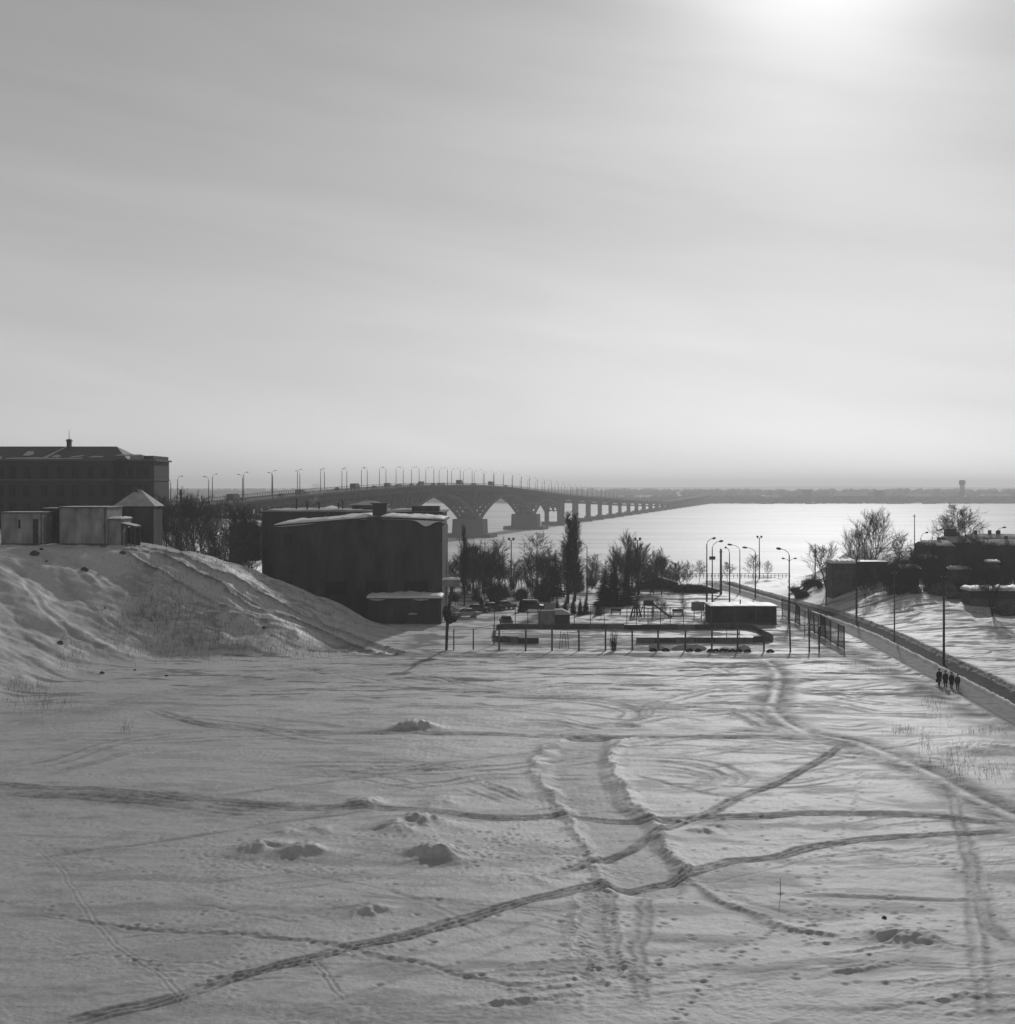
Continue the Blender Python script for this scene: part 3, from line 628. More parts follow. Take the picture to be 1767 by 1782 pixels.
# arch ribs with open spandrels
SPR = 2.8
def chord(D, a, b):
    mid = (a + b) / 2; half = (b - a) / 2 - 7.0; crown = min(dz_(mid) - 5.2, 17.2)
    t = min(abs(D - mid) / half, 1.0)
    return crown - (crown - SPR) * (0.25 * t + 0.75 * t * t) ** 1.12
for a, b in ARCH:
    mid = (a + b) / 2; lat = MB()
    Dl = np.linspace(a + 7, b - 7, 41)
    for off in (-5.2, -1.8, 1.8, 5.2):
        mb = MB(); rows = []
        for D in Dl:
            z = chord(D, a, b); t = abs(D - mid) / ((b - a) / 2); hgt = 1.1 + 1.5 * t
            rows.append([bp(D, off - 0.55, z), bp(D, off + 0.55, z), bp(D, off + 0.55, z + hgt), bp(D, off - 0.55, z + hgt)])
        m_ = 4; vs_ = [p for r in rows for p in r]; fs = [(0, 1, 2, 3), (160, 163, 162, 161)]
        for i in range(len(rows) - 1):
            for j in range(4): fs.append((i * 4 + j, i * 4 + (j + 1) % 4, (i + 1) * 4 + (j + 1) % 4, (i + 1) * 4 + j))
        mb.add(vs_, fs).build('arch_rib', 'bridge_dark', bridge)
        nn = max(8, int((b - a) / 8.3)); prev = None
        for k in range(nn + 1):
            D = a + 7 + (b - a - 14) * k / nn; z0 = chord(D, a, b) + 0.5; z1 = dz_(D) - 1.3
            if z1 - z0 > 1.2:
                lat.tube([bp(D, off, z0), bp(D, off, z1)], 0.5, 4, False)
                if prev is not None:
                    p0, p1 = (prev, D) if D < mid else (D, prev)
                    lat.tube([bp(p0, off, dz_(p0) - 1.4), bp(p1, off, chord(p1, a, b) + 0.6)], 0.42, 4, False)
                zm = (z0 + z1) / 2
                if z1 - z0 > 7 and prev is not None: lat.tube([bp(prev, off, zm), bp(D, off, zm)], 0.35, 4, False)
            prev = D
    for k in range(int((b - a) / 8.3) + 1):
        D = a + 7 + (b - a - 14) * k / int((b - a) / 8.3); z0 = chord(D, a, b) + 0.8
        lat.tube([bp(D, -5.2, z0), bp(D, 5.2, z0)], 0.4, 4, False)
        if dz_(D) - z0 > 9: lat.tube([bp(D, -5.2, (z0 + dz_(D)) / 2), bp(D, 5.2, (z0 + dz_(D)) / 2)], 0.35, 4, False)
    tag(lat.build('spandrel_lattice', 'bridge_dark', bridge), kind='stuff')
def bbox_n(mb, D, half_d, n0, n1, z0, z1, grow=0.0):
    vs_ = []
    for z, g in ((z0, grow), (z1, 0.0)):
        for dd, nn in ((-half_d - g, n0 - g), (half_d + g, n0 - g), (half_d + g, n1 + g), (-half_d - g, n1 + g)): vs_.append(bp(D + dd, nn, z))
    return mb.add(vs_, [(3, 2, 1, 0), (4, 5, 6, 7), (0, 1, 5, 4), (1, 2, 6, 5), (2, 3, 7, 6), (3, 0, 4, 7)])
for D in (427, 533, 699, 865, 1031):
    lo = macro(xat(200, 427) * 0 - 114, 427) if D == 427 else ICE
    mb = MB(); bbox_n(mb, D, 6.2, -9, 9, ICE + 2.4, SPR, 0.3)
    for off in (-5.2, -1.8, 1.8, 5.2): bbox_n(mb, D, 5.5, off - 0.8, off + 0.8, SPR, SPR + 2.2)
    pier = mb.build('pier', 'bridge_concrete', bridge)
    bbox_n(MB(), D, 9.5, -14, 14, ICE - 1, ICE + 2.4, 0.4).build('footing', 'bridge_concrete', pier)
D = 1137.0
while D < DEND - 20:
    zt = dz_(D) - 4.6; mb = MB()
    for off in (-4.9, 4.9): bbox_n(mb, D, 1.6, off - 1.5, off + 1.5, ICE + 3.0, zt - 1.2)
    bbox_n(mb, D, 1.8, -7.2, 7.2, zt - 1.2, zt + 0.3)
    pier = mb.build('pier', 'bridge_concrete', bridge)
    bbox_n(MB(), D, 2.6, -8.6, 8.6, ICE - 1, ICE + 3.0, 0.3).build('footing', 'bridge_concrete', pier)
    D += 70

# lamps along the bridge: a post with a curved arm over the roadway
def bridge_lamp(side, detail):
    root = thing('bridge_lamp', 'slender bridge lamp post whose curved arm reaches ' + ('left' if side > 0 else 'right') + ' over the roadway', 'street lamp', group='bridge lamps reaching ' + ('left' if side > 0 else 'right'))
    s = -side; arm = [(0, 0, 8.2), (s * 0.15, 0, 8.7), (s * 0.6, 0, 9.15), (s * 1.15, 0, 9.3)]
    def wp(p): return Vector((NV[0] * p[0], NV[1] * p[0], p[2]))
    MB().tube([(0, 0, -0.1), (0, 0, 4.2), (0, 0, 8.2)], [0.17, 0.14, 0.11], 6).build('post', 'pole_steel', root)
    MB().tube([wp(p) for p in arm], 0.05, 5).build('arm', 'pole_steel', root)
    h = wp((s * 1.5, 0, 9.33)); MB().blob(h, (0.45, 0.28, 0.15), 3, 8, 4, 0.0).build('lamp_head', 'lamp_shell', root)
    return root
protoL = {}
for i, D in enumerate(np.arange(450, 2620, 28.0)):
    for side in (-1, 1):
        p = bp(D + (0 if side > 0 else 6), side * 6.8, dz_(D + (0 if side > 0 else 6))) + B0
        if side not in protoL: protoL[side] = bridge_lamp(side, True); protoL[side].location = p
        else: dup(protoL[side], p)

# ------------------------------------------------------------------ vehicles
def wheel(root, x, y, r, w):
    t = MB().tube([(x, y - w / 2, r), (x, y + w / 2, r)], r, 12).build('wheel', 'rubber', root)
    MB().tube([(x, y - w / 2 - 0.01, r), (x, y + w / 2 + 0.01, r)], r * 0.55, 10).build('rim', 'chrome', t)
def tapered(mb, prof_lo, prof_hi, z0, z1):
    """cabin: lower rectangle (x0,x1,w) to upper rectangle"""
    (a0, a1, aw), (b0, b1, bw) = prof_lo, prof_hi
    vs_ = [(a0, -aw, z0), (a1, -aw, z0), (a1, aw, z0), (a0, aw, z0), (b0, -bw, z1), (b1, -bw, z1), (b1, bw, z1), (b0, bw, z1)]
    return mb.add(vs_, [(3, 2, 1, 0), (4, 5, 6, 7), (0, 1, 5, 4), (1, 2, 6, 5), (2, 3, 7, 6), (3, 0, 4, 7)])
def sedan(label, loc, rz, paint, snow=True, group=None, cat='car', name='parked_car'):
    r = thing(name, label, cat, loc, rz, group)
    prof = [(-2.05, 0.35), (-2.05, 0.72), (-1.98, 0.86), (-1.1, 0.92), (0.75, 0.94), (1.9, 0.80), (2.05, 0.65), (2.08, 0.35), (1.72, 0.33), (1.55, 0.58), (1.2, 0.58), (1.02, 0.32), (-0.95, 0.32), (-1.12, 0.58), (-1.48, 0.58), (-1.65, 0.33)]
    MB().prism(prof, -0.80, 0.80).build('body', paint, r)
    tapered(MB(), (-1.45, 0.95, 0.74), (-0.95, 0.25, 0.60), 0.92, 1.42).build('cabin', paint, r)
    g = MB()
    for s in (-1, 1):
        g.add([(-1.20, s * 0.722, 0.98), (0.70, s * 0.722, 0.98), (0.22, s * 0.628, 1.36), (-0.88, s * 0.628, 1.36)], [(0, 1, 2, 3)])
    g.build('side_window', 'glass', r)
    MB().add([(0.905, -0.66, 0.98), (0.905, 0.66, 0.98), (0.36, 0.56, 1.38), (0.36, -0.56, 1.38)], [(0, 1, 2, 3)]).build('windscreen', 'glass', r)
    MB().add([(-1.415, -0.66, 0.98), (-1.415, 0.66, 0.98), (-1.03, 0.56, 1.38), (-1.03, -0.56, 1.38)], [(0, 1, 2, 3)]).build('rear_window', 'glass', r)
    MB().bb(2.04, 2.14, -0.82, 0.82, 0.40, 0.52).build('bumper', 'chrome', r); MB().bb(-2.13, -2.03, -0.82, 0.82, 0.40, 0.52).build('bumper', 'chrome', r)
    for s in (-1, 1):
        MB().bb(2.0, 2.09, s * 0.62 - 0.14, s * 0.62 + 0.14, 0.58, 0.74).build('headlight', 'chrome', r)
        MB().bb(-2.08, -2.0, s * 0.62 - 0.14, s * 0.62 + 0.14, 0.58, 0.74).build('tail_light', 'car_mid', r)
        for x in (-1.30, 1.37): wheel(r, x, s * 0.72, 0.30, 0.17)
    if snow:
        MB().blob((-0.35, 0, 1.42), (0.72, 0.62, 0.12), 5, 10, 4, 0.1).build('snow_cover', 'snow_cap', r, True)
    return r
def van(label, loc, rz, paint, L=4.6, H=2.1, group=None, name='parked_van', cat='van', snow=True, cab=True):
    r = thing(name, label, cat, loc, rz, group); h = L / 2
    prof = [(-h, 0.45), (-h, H - 0.12), (-h + 0.15, H), (h * 0.35, H), (h * 0.62, H * 0.60), (h * 0.95, H * 0.52), (h, H * 0.45), (h, 0.45)] if cab else \
           [(-h, 0.5), (-h, H - 0.1), (-h + 0.12, H), (h - 0.2, H), (h, H - 0.5), (h + 0.02, 0.5)]
    MB().prism(prof, -0.9, 0.9).build('body', paint, r)
    for s in (-1, 1):
        MB().add([(-h * 0.85, s * 0.905, H * 0.62), (h * 0.40, s * 0.905, H * 0.62), (h * 0.28, s * 0.905, H * 0.9), (-h * 0.85, s * 0.905, H * 0.9)], [(0, 1, 2, 3)]).build('side_window', 'glass', r)
        MB().bb(h - 0.02, h + 0.05, s * 0.65 - 0.14, s * 0.65 + 0.14, 0.62, 0.84).build('headlight', 'chrome', r)
        for x in (-h * 0.62, h * 0.6): wheel(r, x, s * 0.8, 0.38, 0.22)
    MB().bb(h - 0.01, h + 0.12, -0.9, 0.9, 0.42, 0.56).build('bumper', 'pole_steel', r)
    if snow: MB().blob((-h * 0.3, 0, H), (h * 0.68, 0.85, 0.10), 8, 10, 4, 0.1).build('snow_cover', 'snow_cap', r, True)
    return r
def truck(label, loc, rz, group=None):
    r = thing('truck', label, 'truck', loc, rz, group)
    MB().bb(-3.4, 3.2, -0.5, 0.5, 0.75, 0.98).build('chassis', 'pole_steel', r)
    MB().prism([(1.35, 0.9), (1.35, 2.5), (1.6, 2.62), (2.7, 2.62), (3.05, 1.75), (3.3, 1.65), (3.3, 0.75), (1.6, 0.75)], -1.1, 1.1).build('cab', 'car_mid', r)
    MB().bb(-3.5, 1.2, -1.22, 1.22, 1.0, 3.0).build('cargo_box', 'car_dark', r)
    MB().add([(2.74, -0.95, 2.52), (2.74, 0.95, 2.52), (3.06, 0.95, 1.82), (3.06, -0.95, 1.82)], [(0, 1, 2, 3)]).build('windscreen', 'glass', r)
    for s in (-1, 1):
        for x in (-2.4, 2.3): wheel(r, x, s * 0.98, 0.5, 0.3)
    return r
brz = math.atan2(TV[1], TV[0])
seen = set()
traffic = [(388, 't', 'box truck climbing the near end of the bridge', 5), (404, 'c', None, 5), (472, 'c', None, 5), (505, 'v', None, 5), (522, 'c', None, 2), (603, 't', 'box truck on the bridge between two lamp pairs', 5), (596, 'c', None, -3),
           (637, 'c', None, 5), (660, 'v', None, 5), (678, 'c', None, 5), (690, 'c', None, 2), (703, 'c', None, 5), (716, 'c', None, 5), (728, 'v', None, 2), (741, 'c', None, 5), (752, 'c', None, 5),
           (766, 'c', None, 2), (788, 't', 'box truck passing over the first full arch of the bridge', 5), (812, 'c', None, 5), (822, 'c', None, 2), (844, 't', 'box truck over the second full arch of the bridge', 5), (870, 'c', None, 5)]
for px, k, lab, nn in traffic:
    D = 2566 * 203.65 / (1422.4 - px); D = min(max(D, 405), 1100)
    p = bp(D, nn * 0.8, dz_(D) - 0.25) + B0
    slope = math.atan2(dz_(D + 5) - dz_(D - 5), 10)
    if k == 't': o = truck(lab, p, brz)
    elif k == 'v': o = van('small van in the traffic crossing the river bridge', p, brz, 'car_mid', 5.2, 2.3, 'vans on the bridge', 'van', 'van', False, False)
    else: o = sedan('small saloon car in the traffic crossing the river bridge', p, brz, 'car_mid', False, 'cars on the bridge', 'car', 'car')
    if nn < 3: o.rotation_euler = (0, slope, brz + math.pi)
    else: o.rotation_euler = (0, -slope, brz)

# ------------------------------------------------------------------ far shore
def tree_blobs(n, seed, fx, fy, hmin, hmax):
    mb = MB(); r = random.Random(seed)
    for i in range(n):
        x, y, z = fx(r), fy(r), -7.0
        if y > 3200: z = -3 + (y - 3300) / 150
        h = r.uniform(hmin, hmax); w = h * r.uniform(0.5, 0.9)
        mb.blob((x, y, z + h * 0.5), (w, w, h * 0.55), i, 6, 4, 0.25)
    return mb
o = tree_blobs(4200, 3, lambda r: r.uniform(-1700, 2100), lambda r: 2720 + 380 * r.random() ** 1.4, 7.5, 11.5).build('far_woodland', 'far_wood')
tag(o, 'hazy belt of bare woodland along the far river bank', 'woodland', None, 'stuff')
o = tree_blobs(2600, 4, lambda r: r.uniform(-2600, 2800), lambda r: 3300 + 1000 * r.random(), 12, 16).build('far_woodland', 'far_wood')
tag(o, 'faint farther woods on rising ground beyond the river', 'woodland', None, 'stuff')
def far_building(px, py, w, h, label, D=2790, roof=0.0, mtl='far_wall', floors=3):
    x = xat(px, D); z0 = -6.5; r = thing('far_building', label, 'building', (x, D, z0), 0.12)
    MB().bb(-w / 2, w / 2, -6, 6, -2, h).build('wall', mtl, r)
    if roof: MB().prism([(-w / 2 - 0.5, h), (w / 2 + 0.5, h), (w / 2 - 4, h + roof), (-w / 2 + 4, h + roof)], -6.5, 6.5).build('roof', 'snow_cap', r)
    else: MB().bb(-w / 2 - 0.3, w / 2 + 0.3, -6.3, 6.3, h, h + 0.6).build('roof', 'snow_cap', r)
    for f in range(floors):
        for k in range(int(w / 5)): MB().bb(-w / 2 + 2 + k * 5, -w / 2 + 4.2 + k * 5, -6.08, -5.9, 1.5 + f * 4, 3.6 + f * 4).build('window', 'glass', r)
    return r
far_building(1405, 0, 14, 24, 'narrow tall hazy block among the far woods', floors=5); far_building(1530, 0, 16, 23, 'square hazy tower block on the far bank', floors=5)
far_building(1480, 0, 62, 12, 'long low hazy building with pitched roof on the far bank', 2830, 7); far_building(1345, 0, 36, 9, 'small hazy building near the far end of the bridge', 2800, 4, floors=2)
far_building(1300, 0, 44, 14, 'broad hazy block just right of the bridge head', 2850, floors=3); far_building(1600, 0, 50, 11, 'low hazy hall beside the water tower', 2820, 5, floors=2)
far_building(1735, 0, 60, 12, 'long pale hall at the far shore past the water tower', 2820, 4, floors=2)
xw = xat(1675, 2780); wt = thing('water_tower', 'tall hazy tower with a drum head on legs over the far woods', 'tower', (xw, 2780, -6.5))
for a in range(6):
    t = a * math.pi / 3; MB().tube([(4.6 * math.cos(t), 4.6 * math.sin(t), -1), (3.6 * math.cos(t), 3.6 * math.sin(t), 34)], 0.75, 6).build('leg', 'far_wood', wt)
MB().tube([(0, 0, -1), (0, 0, 34)], 1.2, 8).build('riser', 'far_wood', wt)
MB().tube([(0, 0, 32.5), (0, 0, 34), (0, 0, 41), (0, 0, 42.2)], [3.8, 6.0, 6.0, 4.5], 14).build('tank', 'far_wood', wt)
for px, L in ((1335, 30), (1412, 22), (1560, 34), (1618, 26)):
    x = xat(px, 2660); b = thing('moored_barge', 'low dark barge frozen in at the far edge of the ice', 'barge', (x, 2660, ICE), 0, 'barges frozen in along the far bank')
    MB().prism([(-L / 2, 1.8), (-L / 2 + 2, -0.3), (L / 2 - 3, -0.3), (L / 2, 2.2), (L / 2 - 1, 2.2), (L / 2 - 2, 1.7)], -3, 3).build('hull', 'far_wood', b)
    MB().bb(-L / 2 + 2, -L / 2 + 8, -2, 2, 1.7, 4.4).build('deckhouse', 'far_wall', b)

# ------------------------------------------------------------------ buildings
def wall_open(mb, x0, x1, z0, z1, y0, y1, ops):
    """wall in the xz plane, thickness y0..y1, with rectangular openings (ax, bx, az, bz)"""
    xs = sorted({x0, x1, *[v for o in ops for v in o[:2]]}); zs = sorted({z0, z1, *[v for o in ops for v in o[2:]]})
    for i in range(len(xs) - 1):
        run = None
        for j in range(len(zs) - 1):
            cx_, cz_ = (xs[i] + xs[i + 1]) / 2, (zs[j] + zs[j + 1]) / 2
            hole = any(o[0] < cx_ < o[1] and o[2] < cz_ < o[3] for o in ops)
            if hole:
                if run is not None: mb.bb(xs[i], xs[i + 1], y0, y1, run, zs[j]); run = None
            elif run is None: run = zs[j]
        if run is not None: mb.bb(xs[i], xs[i + 1], y0, y1, run, z1)
    return mb
def window(root, o, y, cross=True):
    a, b, c, d = o
    w = MB().bb(a, b, y + 0.14, y + 0.18, c, d).build('window', 'glass', root)
    f = MB(); t = 0.07
    f.bb(a, b, y + 0.08, y + 0.139, c, c + t); f.bb(a, b, y + 0.08, y + 0.139, d - t, d)
    f.bb(a, a + t, y + 0.081, y + 0.138, c + t, d - t); f.bb(b - t, b, y + 0.081, y + 0.138, c + t, d - t)
    if cross:
        f.bb((a + b) / 2 - 0.04, (a + b) / 2 + 0.04, y + 0.082, y + 0.137, c + t, d - t)
        f.bb(a + t, (a + b) / 2 - 0.04, y + 0.083, y + 0.136, c + (d - c) * 0.66, c + (d - c) * 0.66 + 0.06); f.bb((a + b) / 2 + 0.04, b - t, y + 0.083, y + 0.136, c + (d - c) * 0.66, c + (d - c) * 0.66 + 0.06)
    f.build('frame', 'window_frame', w)
    MB().bb(a - 0.1, b + 0.1, y - 0.1, y + 0.07, c - 0.1, c - 0.002).build('sill', 'window_frame', w)
    return w
def snow_slab(mb, x0, x1, y0, y1, z, t, seed, over=0.15, n=14, m=5, lip=None):
    """uneven snow lying on a roof: closed slab with a wavy top and drooping front edge"""
    r = random.Random(seed); top = []; bot = []
    ph = [r.uniform(0, 6) for _ in range(4)]
    for j in range(m + 1):
        rt = []; rb = []
        for i in range(n + 1):
            u, v = i / n, j / m; x = x0 - over + (x1 - x0 + 2 * over) * u; y = y0 - over + (y1 - y0 + 2 * over) * v
            zz = z(x, y) if callable(z) else z
            e = min(u, 1 - u) * n; e = min(1, 0.6 + e * 0.4) * min(1, 0.65 + min(v, 1 - v) * m * 0.4)
            h = t * e * (0.8 + 0.18 * math.sin(u * 9 + ph[0]) * math.sin(v * 5 + ph[1]) + 0.10 * math.sin(u * 31 + ph[2]) + 0.32 * r.random() * r.random())
            droop = 0.0
            if j == 0 and lip: droop = lip(u)
            rt.append((x, y, zz + max(h, 0.03))); rb.append((x, y, zz + 0.004 - droop))
        top.append(rt); bot.append(rb)
    mb.sheet(top); mb.sheet([list(reversed(q_)) for q_ in bot])
    for a, b in ((top[0], bot[0]), (bot[-1], top[-1])): mb.sheet([b, a])
    for k in (0, -1): mb.sheet([[q_[k] for q_ in top], [q_[k] for q_ in bot]])
    return mb

# school on the plateau
SD = 300.0
def sx(px): return xat(px, SD)
def sz(py): return CH - (py - HY) / F * SD
gs = 11.5; x0, x1 = sx(-90), sx(200); x2 = sx(263)
school = thing('school_building', 'large dark multi-storey school with hipped roof behind the sheds', 'school', (x0, SD, gs))
def lx(px): return sx(px) - x0
def lz(py): return sz(py) - gs
rowsz = [(lz(832), lz(812)), (lz(864), lz(844)), (lz(895), lz(876)), (lz(926), lz(908))]
cols = [-75, -50, -25, 0, 22, 47, 78, 106, 131, 158, 181]
ops = []
for c, d in rowsz:
    for k, px in enumerate(cols):
        w = 0.75 if px < 140 else 0.55
        ops.append((lx(px) - w, lx(px) + w, c, d))
ev = lz(802)
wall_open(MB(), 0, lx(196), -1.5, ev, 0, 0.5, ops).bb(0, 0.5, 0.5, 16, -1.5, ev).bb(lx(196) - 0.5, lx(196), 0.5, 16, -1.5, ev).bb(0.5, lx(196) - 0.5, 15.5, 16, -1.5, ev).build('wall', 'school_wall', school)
for o in ops: window(school, o, 0)
ops2 = []
for c, d in rowsz:
    for px in (208, 222, 236, 250): ops2.append((lx(px) - 0.5, lx(px) + 0.5, c, d))
wall_open(MB(), lx(196), lx(263), -1.5, ev, 2.5, 3.0, ops2).bb(lx(263) - 0.5, lx(263), 3.0, 16, -1.5, ev).bb(lx(196), lx(263) - 0.5, 15.5, 16, -1.5, ev).build('wall', 'school_wall', school)
for o in ops2: window(school, o, 2.5)
MB().bb(-0.5, lx(196) + 0.45, -0.45, 16.4, ev, ev + 0.35).bb(lx(196) + 0.45, lx(263) + 0.5, 2.0, 16.4, ev, ev + 0.34).build('cornice', 'trim', school)
MB().bb(-0.1, lx(196) + 0.12, -0.14, 0.0, lz(836), lz(834)).bb(lx(196) + 0.12, lx(263) + 0.15, 2.36, 2.5, lz(836), lz(834)).bb(lx(263), lx(263) + 0.15, 2.5, 15.9, lz(836), lz(834)).build('string_course', 'trim', school)
rz_ = lz(775); e0 = ev + 0.35
def hip(mb, a, b, c, d, z0, z1, ins):
    v = [(a, c, z0), (b, c, z0), (b, d, z0), (a, d, z0), (a + ins, (c + d) / 2, z1), (b - ins, (c + d) / 2, z1)]
    return mb.add(v, [(0, 1, 5, 4), (1, 2, 5), (2, 3, 4, 5), (3, 0, 4), (3, 2, 1, 0)])
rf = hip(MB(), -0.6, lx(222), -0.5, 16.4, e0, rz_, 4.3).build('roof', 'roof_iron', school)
rf2 = hip(MB(), lx(180), lx(250), 2.0, 16.0, e0 + 0.003, lz(789), 2.8).build('roof', 'roof_iron', school)
MB().bb(lx(245), lx(262), 2.4, 2.75, e0, e0 + 0.75).bb(lx(258.5), lx(262), 2.75, 15.8, e0, e0 + 0.75).build('parapet', 'school_wall', school)
def roof_snow(parent, pts, seed):
    """thin remnant of snow on the front roof plane: (px, frac up the slope) outline"""
    mb = MB(); v = []
    for px, t in pts: v.append((lx(px), -0.5 + 8.45 * t - 0.04, e0 + (rz_ - e0) * t + 0.05))
    v2 = [(a, b + 0.02, c - 0.12) for a, b, c in v]; n_ = len(v)
    mb.add(v + v2, [tuple(range(n_)), tuple(range(2 * n_ - 1, n_ - 1, -1))] + [(i, i + n_, (i + 1) % n_ + n_, (i + 1) % n_) for i in range(n_)])
    mb.build('roof_snow', 'dusty_snow', parent)
roof_snow(rf, [(73, 0.1), (80, 0.12), (97, 0.92), (94, 0.95)], 1); roof_snow(rf, [(10, 0.02), (145, 0.02), (140, 0.09), (120, 0.05), (60, 0.12), (10, 0.08)], 2)
roof_snow(rf, [(34, 0.3), (42, 0.25), (52, 0.35), (47, 0.6), (36, 0.6)], 3); roof_snow(rf, [(86, 0.2), (98, 0.12), (104, 0.2), (95, 0.35)], 4); roof_snow(rf, [(118, 0.1), (140, 0.22), (142, 0.3), (125, 0.2)], 5)
roof_snow(rf, [(150, 0.14), (178, 0.15), (176, 0.22), (160, 0.24)], 6); roof_snow(rf2, [(196, 0.28), (232, 0.28), (240, 0.34), (205, 0.36)], 7)
roof_snow(rf, [(-85, 0.02), (4, 0.02), (0, 0.2), (-60, 0.1)], 8)
cxx = lx(100.5)
MB().bb(cxx - 0.42, cxx + 0.42, 7.4, 8.3, rz_ - 0.5, lz(762)).bb(cxx - 0.55, cxx + 0.55, 7.25, 8.45, lz(766), lz(764)).build('roof_turret', 'roof_iron', school)
MB().tube([(cxx, 7.8, lz(763)), (cxx, 7.8, lz(745))], [0.07, 0.03], 5).build('antenna', 'pole_steel', school)

# sheds on the edge of the plateau
def shed(name, label, px0, px1, pyt, pyb, D, depth, mtl, roof_rise=0.0, snow=0.12, doors=(), wins=(), cat='shed', roofm='roof_iron', rz=0.0, zg=None, ridge='y'):
    a, b = xat(px0, D), xat(px1, D); zt = CH - (pyt - HY) / F * D; zb = (CH - (pyb - HY) / F * D) if zg is None else zg
    r = thing(name, label, cat, (a, D, zb), rz); w = b - a; h = zt - zb
    ops = [(xat(p0, D) - a, xat(p1, D) - a, CH - (q1 - HY) / F * D - zb, CH - (q0 - HY) / F * D - zb) for p0, p1, q0, q1 in list(doors) + list(wins)]
    wall_open(MB(), 0, w, -4.0, h, 0, 0.3, ops).bb(0, 0.3, 0.3, depth, -4, h).bb(w - 0.3, w, 0.3, depth, -4, h).bb(0.3, w - 0.3, depth - 0.3, depth, -4, h).build('wall', mtl, r)
    for k, o in enumerate(ops):
        if k < len(doors):
            d_ = MB().bb(o[0], o[1], 0.15, 0.22, o[2], o[3]).build('door', 'timber', r); MB().bb(o[1] - 0.2, o[1] - 0.12, 0.08, 0.149, (o[2] + o[3]) / 2, (o[2] + o[3]) / 2 + 0.15).build('handle', 'chrome', d_)
        else: window(r, o, 0, o[1] - o[0] > 0.6)
    if depth > 4.5 and w > 2.5:
        MB().bb(-0.05, w + 0.05, -0.05, -0.002, -1.0, 0.35).build('plinth', 'trim', r)
        MB().tube([(w - 0.35, -0.08, 0.2), (w - 0.35, -0.08, h - 0.3), (w - 0.35, 0.02, h - 0.05)], 0.05, 6).build('drainpipe', 'pole_steel', r)
    if roof_rise and ridge == 'x':
        MB().prism([(-0.35, h), (depth + 0.35, h), (depth + 0.35, h + 0.06), (depth / 2, h + roof_rise), (-0.35, h + 0.06)], -0.3, w + 0.3, 'x').build('roof', roofm, r)
        if snow: snow_slab(MB(), 0, w, -0.2, depth / 2 - 0.1, (lambda x, y: h + 0.07 + (roof_rise - 0.04) * (y + 0.35) / (depth / 2 + 0.35)), snow, 15, 0.05, 14, 6).build('roof_snow', 'dusty_snow', r, True)
        MB().bb(w * 0.62, w * 0.62 + 0.6, depth / 2 - 0.3, depth / 2 + 0.3, h + roof_rise - 0.5, h + roof_rise + 0.8).build('chimney', 'stone', r)
    elif roof_rise:
        MB().prism([(-0.25, h), (w + 0.25, h), (w + 0.25, h + 0.06), (w / 2, h + roof_rise), (-0.25, h + 0.06)], -0.3, depth + 0.3).build('roof', roofm, r)
        if snow:
            for s in (0, 1):
                xa, xb = (0.15 * w * 0, w / 2) if s == 0 else (w / 2, w)
                snow_slab(MB(), xa, xb, 0, depth, (lambda x, y: h + 0.07 + (roof_rise - 0.04) * (1 - abs(x - w / 2) / (w / 2 + 0.25))), snow, 5 + s, 0.1, 8, 5).build('roof_snow', 'dusty_snow', r, True)
    else:
        MB().bb(-0.2, w + 0.2, -0.25, depth + 0.2, h, h + 0.14).build('roof', roofm, r)
        if snow: snow_slab(MB(), -0.1, w + 0.1, -0.1, depth, h + 0.141, snow, 9, 0.05, 22, 7).build('roof_snow', 'snow_cap', r, True)
    return r
PD = 212.0
shed('garage', 'pale plastered garage with slit window at the plateau edge', 2, 76, 893, 950, PD + 1, 6, 'pale_plaster', 0, 0.05, doors=[(57, 67, 903, 950)], wins=[(32, 35.5, 904, 918)], cat='garage')
shed('lean_to_shed', 'low dark roofed shed wedged between two pale sheds', 76.5, 103.5, 886, 950, PD + 5, 5, 'dark_plaster', 0, 0.06, doors=[(80, 92, 912, 950)])
shed('storehouse', 'tall blank pale plastered storehouse above the snow slope', 104, 187, 884, 950, PD, 8, 'pale_plaster', 0, 0.08, cat='storehouse')
shed('side_shed', 'small grey shed with snowy roof against the pale storehouse', 187.5, 210, 905, 950, PD + 0.5, 6, 'pale_plaster', 0, 0.30)
pc = thing('timber_porch', 'open dark timber porch under a snowy lean-to roof', 'porch', (xat(211, PD + 1), PD + 1, 12.7))
MB().prism([(-0.2, 3.1), (2.1, 2.6), (2.1, 2.75), (-0.2, 3.25)], -0.3, 3.2).build('roof', 'timber', pc)
snow_slab(MB(), -0.1, 2.0, -0.2, 3.1, (lambda x, y: 3.25 - (x + 0.2) * 0.217), 0.16, 3, 0.03, 8, 4).build('roof_snow', 'snow_cap', pc, True)
for x in (0.1, 0.75, 1.4, 1.95):
    for y in (0.0, 3.0): MB().bb(x - 0.07, x + 0.07, y - 0.07, y + 0.07, -1.2, 2.58 + (2.1 - x) * 0.2).build('post', 'timber', pc)
MB().bb(0, 2, 3.08, 3.15, -1, 2.5).build('back_panel', 'timber', pc)
